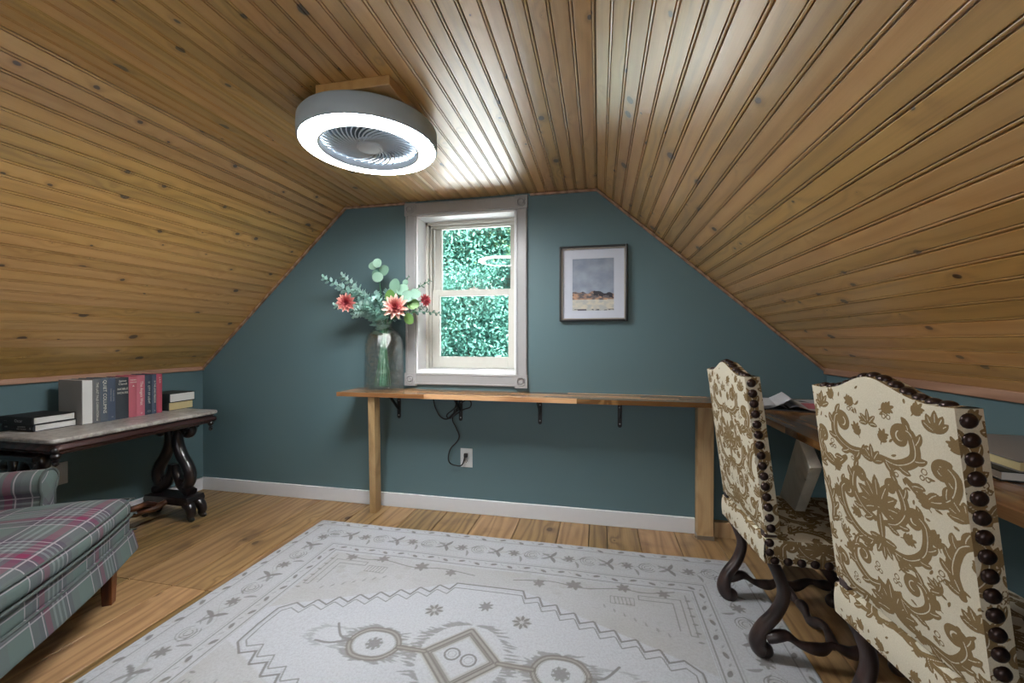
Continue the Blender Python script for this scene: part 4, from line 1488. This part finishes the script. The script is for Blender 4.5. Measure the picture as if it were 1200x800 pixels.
# ------------------------------------------------------------------ books on the table
def book_mats():
    d = {}
    for k, c in dict(grey=(104, 106, 108), slate=(84, 94, 104), blue=(72, 84, 102), navy=(50, 62, 78), charcoal=(54, 60, 66), rose=(180, 96, 108), pink=(186, 106, 120), red=(170, 72, 88),
                     black=(22, 24, 28), ink=(30, 34, 42), dgreen=(34, 42, 42), taupe=(124, 122, 120)).items():
        d[k] = plain('book_cloth_' + k, rgb(*c), 0.6, noise=0.06, nscale=80)
    return d
BM = book_mats()
def book_parts(root, th, hgt, dep, cover, pages, spine_round=.004):
    """upright book, spine facing +x at x = 0, thickness along y, origin at base centre of the spine"""
    c = .0025
    b = MB()
    b.box(-dep, -.001, -th / 2, -th / 2 + c, 0, hgt); b.box(-dep, -.001, th / 2 - c, th / 2, 0, hgt)
    n = 6
    for k in range(n):
        y0, y1 = -th / 2 + th * k / n, -th / 2 + th * (k + 1) / n
        b0, b1 = [spine_round * (1 - (2 * (q) / n - 1) ** 2) for q in (k, k + 1)]
        b.add([(-.003, y0, 0), (b0, y0, 0), (b1, y1, 0), (-.003, y1, 0), (-.003, y0, hgt), (b0, y0, hgt), (b1, y1, hgt), (-.003, y1, hgt)],
              [(0, 3, 2, 1), (4, 5, 6, 7), (0, 1, 5, 4), (1, 2, 6, 5), (2, 3, 7, 6), (3, 0, 4, 7)])
    b.build('cover', cover, root)
    MB().box(-dep + .004, -.003, -th / 2 + c, th / 2 - c, .003, hgt - .004).build('pages', pages, root)
def spine_text(root, items, x=.0048):
    """items: (text, size, y, z, turned, material)"""
    for body, size, y, z, turned, mat in items:
        me = text_mesh(body, size, mat)
        m4 = Matrix(((0, 0, 1, x), (1, 0, 0, y), (0, 1, 0, z), (0, 0, 0, 1)))
        if turned:
            m4 = m4 @ Matrix.Rotation(-PI / 2, 4, 'Z')
        inst(me, 'title', root, mat=m4)
FX = -2.700
ypos = -.922
rowg = 'upright books in the row on the marble table'
def stand(th, hgt, dep, cover, label, items, pages='pages', spine_in=False, dx_=0.0):
    global ypos
    r = empty('book', (FX + dx_, ypos + th / 2, TZ), 0)
    tag(r, label, 'book', rowg)
    if spine_in:
        book_parts(r, th, hgt, dep, BM[cover], M[pages])
        r.rotation_euler = (0, 0, PI)
        r.location.x = FX - dep + .004
    else:
        book_parts(r, th, hgt, dep, BM[cover], M[pages])
        spine_text(r, items)
    ypos += th + .0006
W, G = M['ink_w'], M['ink_g']
stand(.052, .240, .165, 'taupe', 'grey book turned so its white page edges face out, first of the upright row', [], spine_in=True)
stand(.033, .242, .155, 'grey', 'grey book with cream vertical title, beside the white page edges', [('THE LAST PALE CARNATION', .0150, 0, .125, True, W), ('E', .016, 0, .018, False, W)])
stand(.036, .243, .155, 'slate', 'slate blue book with large pale vertical title, third in the upright row', [('QUIET COLUMNS', .0235, 0, .14, True, W), ('_____', .006, 0, .017, False, G)])
stand(.037, .240, .160, 'blue', 'dull blue book with three thin lines of vertical lettering', [('the story of the', .010, .006, .14, True, G), ('American frontier', .010, -.007, .145, True, G), ('xx', .010, 0, .022, False, G)])
stand(.066, .238, .165, 'charcoal', 'thick charcoal book titled NOBLE HOUSE in cream block letters', [('James', .0165, 0, .219, False, W), ('Clavell', .0165, 0, .201, False, W), ('NOBLE', .0175, 0, .172, False, W), ('HOUSE', .0175, 0, .150, False, W)])
stand(.044, .240, .160, 'rose', 'rose pink book with pale block lettering only at its top', [('DANIEL', .010, 0, .219, False, W), ('STONE', .011, 0, .205, False, W), ('\u25B2', .012, 0, .184, False, W)])
stand(.043, .243, .160, 'pink', 'pink book with pale vertical script down its whole spine', [('The Angels Wait', .021, 0, .135, True, W), ('LS', .010, 0, .016, False, W)])
stand(.040, .243, .160, 'navy', 'navy book with white vertical title CITY OF LIGHT', [('11  CITY OF LIGHT', .0165, 0, .135, True, W), ('CS', .016, 0, .020, False, G)])
stand(.026, .243, .160, 'blue', 'thin blue book with fine pale vertical title between navy and red', [('IN THE LONG MEADOW', .0125, 0, .135, True, W), ('W', .010, 0, .018, False, G)])
stand(.034, .243, .160, 'red', 'red book ending the upright row beside the flat stack', [('L. A. M', .012, 0, .205, True, W)])

def flat_book(name_label, th, hgt, dep, cover, pages, x, y, z, rz, items=(), group=None):
    """book lying down: thickness along z; its spine faces local +x turned by rz"""
    holder = empty('book', (x, y, z), rz)
    tag(holder, name_label, 'book', group)
    c = .0028
    b = MB()
    b.box(-dep, -.001, -hgt / 2, hgt / 2, 0, c); b.box(-dep, -.001, -hgt / 2, hgt / 2, th - c, th)
    n = 6
    for k in range(n):
        z0, z1 = th * k / n, th * (k + 1) / n
        b0, b1 = [.005 * (1 - (2 * q / n - 1) ** 2) for q in (k, k + 1)]
        b.add([(-.004, -hgt / 2, z0), (-.004, hgt / 2, z0), (b0, hgt / 2, z0), (b0, -hgt / 2, z0), (-.004, -hgt / 2, z1), (-.004, hgt / 2, z1), (b1, hgt / 2, z1), (b1, -hgt / 2, z1)],
              [(0, 1, 2, 3), (7, 6, 5, 4), (3, 2, 6, 7), (0, 3, 7, 4), (1, 5, 6, 2), (0, 4, 5, 1)])
    b.build('cover', BM[cover], holder)
    MB().box(-dep + .004, -.004, -hgt / 2 + .003, hgt / 2 - .003, c, th - c).build('pages', M[pages], holder)
    for body, size, yy, zz, mat in items:
        me = text_mesh(body, size, mat)
        inst(me, 'title', holder, mat=Matrix(((0, 0, 1, .0056), (1, 0, 0, yy), (0, 1, 0, zz), (0, 0, 0, 1))))
    return holder
lg = 'books lying flat at the near end of the marble table'
flat_book('dark book under another at the near end of the marble table', .034, .215, .170, 'ink', 'pages', -2.838, -1.092, TZ + .0005, -PI / 2,
          [('ALEXANDER', .0095, .03, .022, G), ('HER PORTRAIT', .0095, .03, .011, G), ('ELLIS', .008, -.075, .020, G), ('S', .015, .088, .016, G)], lg)
flat_book('black book lying on top of the near flat stack, title Oscar', .036, .222, .172, 'black', 'pages', -2.842, -1.099, TZ + .0352, -PI / 2 + .02,
          [('Oscar', .021, .025, .018, G), ('\u2013 \u2013 \u2013', .009, -.06, .018, G)], lg)
rg_ = 'books lying flat at the far end of the marble table'
flat_book('dark book with cream page edges under another at the far table end', .052, .17, .165, 'dgreen', 'creampages', -2.78, -.470, TZ + .0005, -PI / 2, (), rg_)
flat_book('dark book with white page edges on top at the far table end', .056, .18, .175, 'dgreen', 'pages', -2.775, -.474, TZ + .0532, -PI / 2 + .03, (), rg_)

# ------------------------------------------------------------------ books and magazine on the right desk
DZ = TOPZ + .0006
mg = tag(empty('open_magazine', (.905, -.31, DZ), math.radians(-14)), 'open white magazine lying on the desk corner behind the chair', 'magazine')
s = Surf()
def pageA(u, v):
    x = -u * .205; y = (v - .5) * .30
    z = .006 + .022 * np.exp(-((u - .12) / .16) ** 2) * (1 - .2 * v)
    return x, y, z, u, v
def pageB(u, v):
    x = u * .205; y = (v - .5) * .30
    z = .006 + .016 * np.exp(-((u - .15) / .18) ** 2)
    return x, y, z, u, v
s.patch(20, 10, pageA, True); s.patch(20, 10, pageB)
s.build('open_pages', M['paper'], mg)
m = MB()
for k in range(5):
    u0 = .03 * k
    Pp = [(-.205 + .012 * k + t * .2, -.15, .004 + .004 * k + (.02 + .004 * k) * math.exp(-((t - .82) / .14) ** 2)) for t in np.linspace(0, 1, 12)]
    vs = [p for p in Pp] + [(p[0], .15, p[2]) for p in Pp]
    m.add(vs, [(i, i + 1, 12 + i + 1, 12 + i) for i in range(11)])
m.build('curled_pages', M['paper'], mg)
MB().box(-.208, .208, -.153, .153, 0, .003).build('magazine_cover', BM['ink'], mg)
MB().box(.05, .19, -.10, .10, .0225, .0228).build('photo', BM['rose'], mg).location = (0, .0, -.0140)
mg2 = tag(empty('folded_paper', (1.06, -.16, DZ), math.radians(8)), 'white paper sheet with a dark printed block near the room corner', 'paper')
MB().box(-.16, .16, -.11, .11, 0, .0015).build('sheet', M['paper'], mg2)
MB().box(-.10, .02, -.02, .06, .0015, .0018).build('printed_block', BM['navy'], mg2)
def wide_book(label, x, y, z, w, l, th, rz, cover, pages):
    r = tag(empty('book', (x, y, z), rz), label, 'book')
    b = MB().box(-w / 2, w / 2, -l / 2, l / 2, 0, .003).box(-w / 2, w / 2, -l / 2, l / 2, th - .003, th).box(w / 2 - .004, w / 2, -l / 2, l / 2, 0, th)
    b.build('cover', BM[cover], r, bevel=.001)
    MB().box(-w / 2 + .005, w / 2 - .004, -l / 2 + .005, l / 2 - .005, .003, th - .003).build('pages', M[pages], r)
wide_book('white paged book lying under the wide grey book on right desk', 1.075, -1.30, DZ, .27, .30, .024, math.radians(-10), 'dgreen', 'pages')
wide_book('wide grey covered book lying on top at the right desk', 1.085, -1.275, DZ + .0246, .26, .34, .026, math.radians(-4), 'taupe', 'creampages')

# ------------------------------------------------------------------ armchair
AR = math.atan2(.534, .846)
ac = tag(empty('plaid_armchair', (-1.836, -1.478, 0), AR), 'green and plum plaid upholstered armchair at the left front', 'armchair')
AW = .40
def cushion_block(name, x0, x1, y0, y1, z0, z1, mat, parent, puff=.02, front=.0, rr=.03, flare=0.0, nu=60):
    """soft block built from six patches that share rounded borders"""
    s = Surf()
    cx, cy, cz = (x0 + x1) / 2, (y0 + y1) / 2, (z0 + z1) / 2
    hx, hy, hz = (x1 - x0) / 2, (y1 - y0) / 2, (z1 - z0) / 2
    def shape(X, Y, Z):
        k = np.stack([X, Y, Z], -1)
        h = np.array([hx, hy, hz])
        inner = np.clip(k, -(h - rr), h - rr)
        d = k - inner
        n = np.linalg.norm(d, axis=-1, keepdims=True)
        p = inner + d / np.maximum(n, 1e-9) * rr
        bul = puff * (1 - np.clip(np.abs(k[..., 0]) / hx, 0, 1) ** 4) * (1 - np.clip(np.abs(k[..., 1]) / hy, 0, 1) ** 4)
        p[..., 2] += np.where(k[..., 2] > 0, bul, 0)
        if front:
            p[..., 0] += front * np.where(k[..., 0] > 0, (1 - (k[..., 1] / hy) ** 2), 0) * np.clip(k[..., 0] / hx, 0, 1)
        if flare:
            t = np.clip(-k[..., 2] / hz * .5 + .5, 0, 1)
            p[..., 0] += flare * t * np.sign(k[..., 0]) * (np.abs(k[..., 0]) > hx * .8)
            p[..., 1] += flare * t * np.sign(k[..., 1]) * (np.abs(k[..., 1]) > hy * .8)
        return p[..., 0] + cx, p[..., 1] + cy, p[..., 2] + cz
    def lin_(u): return u * 2 - 1
    s.patch(nu, nu, lambda u, v: (*shape(lin_(u) * hx, lin_(v) * hy, np.full_like(u, hz)), lin_(v) * hy + cy, -(lin_(u) * hx + cx)))
    s.patch(10, 10, lambda u, v: (*shape(lin_(u) * hx, lin_(v) * hy, np.full_like(u, -hz)), u, v), True)
    nz = 14
    s.patch(nu, nz, lambda u, v: (*shape(np.full_like(u, hx), lin_(u) * hy, lin_(v) * hz), lin_(u) * hy + cy, lin_(v) * hz + hz + .31 * 0 - x1 + (z1 - z0) * 0 - 2 * hz))
    s.patch(nu, nz, lambda u, v: (*shape(np.full_like(u, -hx), lin_(u) * hy, lin_(v) * hz), lin_(u) * hy, lin_(v) * hz), True)
    s.patch(nu, nz, lambda u, v: (*shape(lin_(u) * hx, np.full_like(u, hy), lin_(v) * hz), lin_(v) * hz + cy + hy, -(lin_(u) * hx + cx)), True)
    s.patch(nu, nz, lambda u, v: (*shape(lin_(u) * hx, np.full_like(u, -hy), lin_(v) * hz), lin_(v) * hz + cy - hy, -(lin_(u) * hx + cx)))
    return s.build(name, mat, parent)
cushion_block('seat_cushion', -.56, .006, -AW + .01, AW - .008, .352, .435, M['plaid'], ac, puff=.042, front=.022, rr=.036)
cushion_block('seat_frame', -.70, -.004, -AW, AW, .280, .356, M['plaid'], ac, puff=0.0, front=.018, rr=.016, nu=40)
cushion_block('skirt_band', -.70, .004, -AW - .002, AW + .002, .192, .290, M['plaid'], ac, puff=0.0, front=.018, rr=.010, flare=.016, nu=40)
def welt(z, off, y=AW, r=.0055):
    P = []
    for t in np.linspace(-1, 1, 25):
        P.append((off + .019 * (1 - t * t), t * (y - .025), z))
    P = [(-.5, -y - .0, z), (-.03 + off, -y, z), (off - .006, -y + .012, z)] + P + [(off - .006, y - .012, z), (-.03 + off, y, z), (-.5, y, z)]
    MB().tube(smoothpts(P, 2), r, 8).build('welt', M['piping'], ac, True)
welt(.358, .006); welt(.428, .004, AW - .008, .004); welt(.286, .004, r=.004)
for sx, sy in ((-.055, .335), (-.055, -.335), (-.62, .335), (-.62, -.335)):
    b = MB()
    vs = []
    for z, h in ((0.0, .017), (.215, .024)):
        vs += [(sx - h, sy - h, z), (sx + h, sy - h, z), (sx + h, sy + h, z), (sx - h, sy + h, z)]
    b.add(vs, [(3, 2, 1, 0), (4, 5, 6, 7), (0, 1, 5, 4), (1, 2, 6, 5), (2, 3, 7, 6), (3, 0, 4, 7)])
    b.build('leg', M['legwood'], ac, bevel=.003)
for sy in (.335, -.335):
    MB().box(-.60, -.078, sy - .010, sy + .010, .085, .125).build('stretcher', M['legwood'], ac, bevel=.002)
# arms with rolled fronts
armprof = [(-.042, .30), (-.046, .44), (-.040, .495), (-.052, .53), (-.046, .572), (-.015, .596), (.030, .590), (.056, .560), (.050, .525), (.034, .49), (.036, .40), (.036, .30)]
AP = smoothpts([(a, z) for a, z in armprof], 4)
for sg in (1, -1):
    cyy = sg * (AW - .045)
    s = Surf()
    PP = np.array(AP)
    def arm(u, v):
        i = v * (len(PP) - 1)
        y = np.interp(i, range(len(PP)), PP[:, 0]) * (1 if sg > 0 else -1) + cyy
        z = np.interp(i, range(len(PP)), PP[:, 1]) - (1 - u) * .0
        x = -.66 + u * .40
        arc = np.concatenate([[0], np.cumsum(np.linalg.norm(np.diff(PP, axis=0), axis=1))])
        return x, y, z, np.interp(i, range(len(PP)), arc), -x
    s.patch(30, 60, arm, sg < 0)
    a_o = s.build('arm', M['plaid'], ac)
    # front facing
    b = MB()
    pts = [(p[0] * (1 if sg > 0 else -1) + cyy, p[1]) for p in AP]
    S2 = Surf()
    def face(u, v):
        i = u * (len(PP) - 1)
        y = np.interp(i, range(len(PP)), PP[:, 0]); z = np.interp(i, range(len(PP)), PP[:, 1])
        yc, zc = 0.0, np.clip(z, .32, .55)
        yy = yc + (y - yc) * v; zz = zc + (z - zc) * v
        return -.26 + .010 * (1 - v ** 2), yy * (1 if sg > 0 else -1) + cyy, zz, yy * .9 + zz * .5, zz - yy
    S2.patch(60, 10, face, sg > 0)
    S2.build('arm_front', M['plaid'], a_o)
    MB().tube([(-.259, p[0], p[1]) for p in pts], .0055, 8).build('arm_welt', M['piping'], a_o, True)
cushion_block('backrest', -.78, -.62, -AW, AW, .30, .86, M['plaid'], ac, puff=.02, rr=.05, nu=40)

# ------------------------------------------------------------------ vase and stems
VX, VY = -1.372, -.137
vz = empty('glass_vase', (VX, VY, TOPZ + .0008))
tag(vz, 'large clear pressed glass jug vase holding flowers on the shelf desk', 'vase')
prof = [(.0005, .0), (.115, .0), (.124, .006), (.126, .03), (.125, .10), (.123, .20), (.121, .29), (.116, .335), (.102, .368), (.078, .392), (.058, .408), (.052, .422), (.056, .437), (.060, .448), (.057, .455)]
inner = [(r - .006, z) for r, z in prof[::-1] if r > .02 and z > .01] + [(.0005, .014)]
MB().lathe(prof + inner, 48).build('jug', M['vase'], vz, True, angle=60)
stemg = 'stems in the glass vase'
def to_local(P, root): return [tuple(Vector(p) - root.location) for p in P]
MOUTH = Vector((VX, VY, TOPZ + .445))
def stem_path(tip, bx_, by_):
    base = Vector((VX + bx_, VY + by_, TOPZ + .03))
    mid = MOUTH + Vector((bx_ * -.1 + (tip[0] - VX) * .08, (tip[1] - VY) * .08, 0))
    mid2 = mid.lerp(Vector(tip), .5) + Vector((0, 0, .035))
    return smoothpts([base, mid - Vector((0, 0, .03)), mid2, Vector(tip)], 8)
def sprig_thing(name, label, tip, leafmat, size, n, seed, r0=.35, roundness=.75, along=.5):
    rg = random.Random(seed)
    root = empty(name, (VX, VY, TOPZ + .03)); tag(root, label, 'flower stem', stemg)
    P = stem_path(tip, rg.uniform(-.05, .05), rg.uniform(-.04, .04))
    L = to_local(P, root)
    MB().tube(L, .0025, 6).build('stem', M['stem'], root, True)
    m = MB()
    N_ = len(L)
    for k in range(n):
        t = along + (1 - along) * k / (n - 1)
        i = min(N_ - 2, int(t * (N_ - 1)))
        f = t * (N_ - 1) - i
        p = Vector(L[i]).lerp(Vector(L[i + 1]), f)
        d = (Vector(L[i + 1]) - Vector(L[i])).normalized()
        sz = size * (1.05 - .55 * max(0, (t - along) / (1 - along)))
        for sgn in (1, -1):
            ax = d.orthogonal().normalized()
            ax = Matrix.Rotation(k * 1.57 + (0 if sgn > 0 else PI) + rg.uniform(-.3, .3), 3, d) @ ax
            lf = (ax * .9 + d * .55).normalized()
            sd = lf.cross(d).normalized()
            nn = lf.cross(sd)
            c0 = p + lf * .003
            pts = [c0]
            for q in range(1, 7):
                a = PI * q / 7
                pass
            ring = []
            for q in range(8):
                a = 2 * PI * q / 8
                ring.append(c0 + lf * (sz * (1 - math.cos(a)) * .5) + sd * (sz * .5 * roundness * math.sin(a)) + nn * (.12 * sz * math.sin(a / 2) ** 2))
            m.add(ring, [tuple(range(8))])
    o = m.build('leaves', leafmat, root)
    o['kind'] = 'stuff'
def wpt(x, z, y=-.15): return (x, y, z)
eu = [(-1.775, 1.545, -.19), (-1.735, 1.50, -.10), (-1.66, 1.56, -.16), (-1.68, 1.36, -.20), (-1.62, 1.30, -.10), (-1.53, 1.46, -.22), (-1.50, 1.40, -.08), (-1.47, 1.36, -.24), (-1.56, 1.36, -.14), (-1.44, 1.44, -.12), (-1.58, 1.47, -.15), (-1.40, 1.40, -.20), (-1.36, 1.46, -.10), (-1.53, 1.32, -.21)]
names = ['longest pale eucalyptus sprig reaching far left of the vase', 'pale eucalyptus sprig just under the longest left one', 'thick pale eucalyptus sprig rising up to the left', 'pale eucalyptus sprig level with the left dahlia',
         'pale eucalyptus sprig drooping lowest at left', 'pale eucalyptus sprig at the front of the bouquet', 'short pale eucalyptus sprig by the wall left of the jug neck', 'short pale eucalyptus sprig hanging over the front of the jug',
         'small pale eucalyptus sprig behind the left dahlia', 'upright pale eucalyptus sprig in the middle of the bouquet',
         'pale eucalyptus sprig between the tall left sprig and the jug mouth', 'pale eucalyptus sprig just left of the large dahlia', 'pale eucalyptus sprig behind the broad green leaves', 'pale eucalyptus sprig below the left dahlia']
for k, ((x, z, y), nm) in enumerate(zip(eu, names)):
    sprig_thing('eucalyptus_sprig', nm, (x, y, z), M['euc'], .056 if k not in (4,) else .046, 24 if k < 5 else 20, 30 + k, along=.28)
for k, ((x, z, y), nm) in enumerate(zip([(-1.04, 1.51, -.17), (-.965, 1.30, -.20), (-1.21, 1.545, -.12), (-1.10, 1.35, -.10)],
                                        ['dark eucalyptus sprig pointing right across the window', 'dark eucalyptus sprig drooping right over the window', 'short dark eucalyptus tip beside the window casing', 'short dark eucalyptus sprig behind the right dahlia'])):
    sprig_thing('eucalyptus_sprig', nm, (x, y, z), M['euc_dark'], .034, 16, 60 + k, along=.42)
lm = MB()
ring = []
for q in range(14):
    a = 2 * PI * q / 14
    ring.append((.5 - .5 * math.cos(a), .47 * math.sin(a), .06 * math.sin(a) ** 2 - .03 * (1 - math.cos(a)) ** 2))
lm.add([(.5, 0, -.03)] + ring, [(0, i + 1, (i + 1) % 14 + 1) for i in range(14)])
lm_euc, lm_green = lm.mesh('leaf', M['dollar'], True, 80), lm.mesh('leaf', M['green'], True, 80)
def orient(p, lf, nrm, s):
    lf = Vector(lf).normalized(); nrm = Vector(nrm); nrm = (nrm - lf * nrm.dot(lf)).normalized()
    sd = nrm.cross(lf)
    return Matrix(((lf.x * s, sd.x * s, nrm.x * s, p[0]), (lf.y * s, sd.y * s, nrm.y * s, p[1]), (lf.z * s, sd.z * s, nrm.z * s, p[2]), (0, 0, 0, 1)))
def round_leaf_stem(label, tip, leaves, seed, me):
    rg = random.Random(seed)
    root = empty('silver_dollar_stem', (VX, VY, TOPZ + .03)); tag(root, label, 'flower stem', stemg)
    P = stem_path(tip, rg.uniform(-.04, .05), rg.uniform(-.04, .04))
    MB().tube(to_local(P, root), .003, 6).build('stem', M['stem'], root, True)
    for (x, z, s, ang) in leaves:
        y = tip[1] + rg.uniform(-.03, .02)
        p = Vector((x, y, z)) - root.location
        lf = Vector((math.cos(ang), rg.uniform(-.2, .2), math.sin(ang)))
        p = p - lf * s * .5
        # leaf stalk hides in the bouquet
        inst(me, 'leaf', root, mat=orient(p, lf, (rg.uniform(-.3, .3), -1, rg.uniform(-.1, .4)), s))
round_leaf_stem('tall round leaved stem topping the bouquet', (-1.40, -.17, 1.60),
                [(-1.436, 1.622, .068, 2.2), (-1.385, 1.628, .060, 1.5), (-1.365, 1.587, .074, .6), (-1.415, 1.56, .06, 2.7), (-1.39, 1.54, .07, .3)], 5, lm_euc)
round_leaf_stem('round blue green leaves above the large dahlia', (-1.23, -.19, 1.50),
                [(-1.265, 1.478, .096, 1.7), (-1.215, 1.455, .08, .5), (-1.175, 1.41, .080, .2), (-1.13, 1.425, .075, .1), (-1.20, 1.50, .04, 1.2)], 6, lm_euc)
round_leaf_stem('broad green leaves around the large dahlia', (-1.26, -.17, 1.40),
                [(-1.30, 1.415, .088, 2.5), (-1.23, 1.44, .085, 1.2), (-1.15, 1.365, .080, -.3), (-1.17, 1.27, .075, -.9), (-1.32, 1.33, .07, 3.6), (-1.28, 1.30, .06, 4.2)], 8, lm_green)
pm_ = MB()
P = []
nu_, nv_ = 7, 5
vs = []
for i in range(nu_):
    t = i / (nu_ - 1)
    w = .36 * math.sin(PI * min(.985, .12 + t * .86)) ** .8
    for j in range(nv_):
        q = (j / (nv_ - 1) - .5) * 2
        vs.append((t, q * w * .5, .22 * t * t + .30 * w * q * q))
pm_.add(vs, [(i * nv_ + j, i * nv_ + j + 1, (i + 1) * nv_ + j + 1, (i + 1) * nv_ + j) for i in range(nu_ - 1) for j in range(nv_ - 1)])
def petal_mesh(size):
    b = MB(); b.v = [(x * size, y * size, z * size) for x, y, z in pm_.v]; b.f = pm_.f
    return b.mesh('petal', M['petal'], True, 80)
def dahlia(label, c, facing, size, seed):
    rg = random.Random(seed)
    root = empty('dahlia', (VX, VY, TOPZ + .03)); tag(root, label, 'flower', 'dahlias in the glass vase')
    MB().tube(to_local(stem_path(c, rg.uniform(-.03, .03), rg.uniform(-.03, .03)), root), .0035, 6).build('stem', M['stem'], root, True)
    F = Vector(facing).normalized()
    cc = Vector(c) - root.location
    e1 = F.orthogonal().normalized(); e2 = F.cross(e1)
    for lay, (n, tilt, s) in enumerate(((11, 0.12, 1.0), (11, .42, .95), (10, .68, .82), (8, 1.02, .62), (5, 1.35, .42))):
        me = petal_mesh(size * s)
        for k in range(n):
            a = 2 * PI * (k + .5 * (lay % 2)) / n + rg.uniform(-.1, .1)
            rad = e1 * math.cos(a) + e2 * math.sin(a)
            lf = rad * math.cos(tilt) + F * math.sin(tilt)
            nr_ = F * math.cos(tilt) - rad * math.sin(tilt)
            inst(me, 'petal', root, mat=orient(cc + F * .004 * lay, lf, nr_, 1.0))
    MB().ball(cc, size * .16, 10, 6).build('flower_eye', M['petal'], root, True)
dahlia('large pink dahlia facing front beside the window casing', (-1.235, -.235, 1.335), (.25, -1, .25), .088, 3)
dahlia('pink dahlia with deep red centre at the left of the bouquet', (-1.585, -.225, 1.375), (.35, -1, .0), .066, 4)
dahlia('small half hidden pink dahlia at the right of the bouquet', (-1.085, -.16, 1.385), (1, -.4, .15), .046, 9)
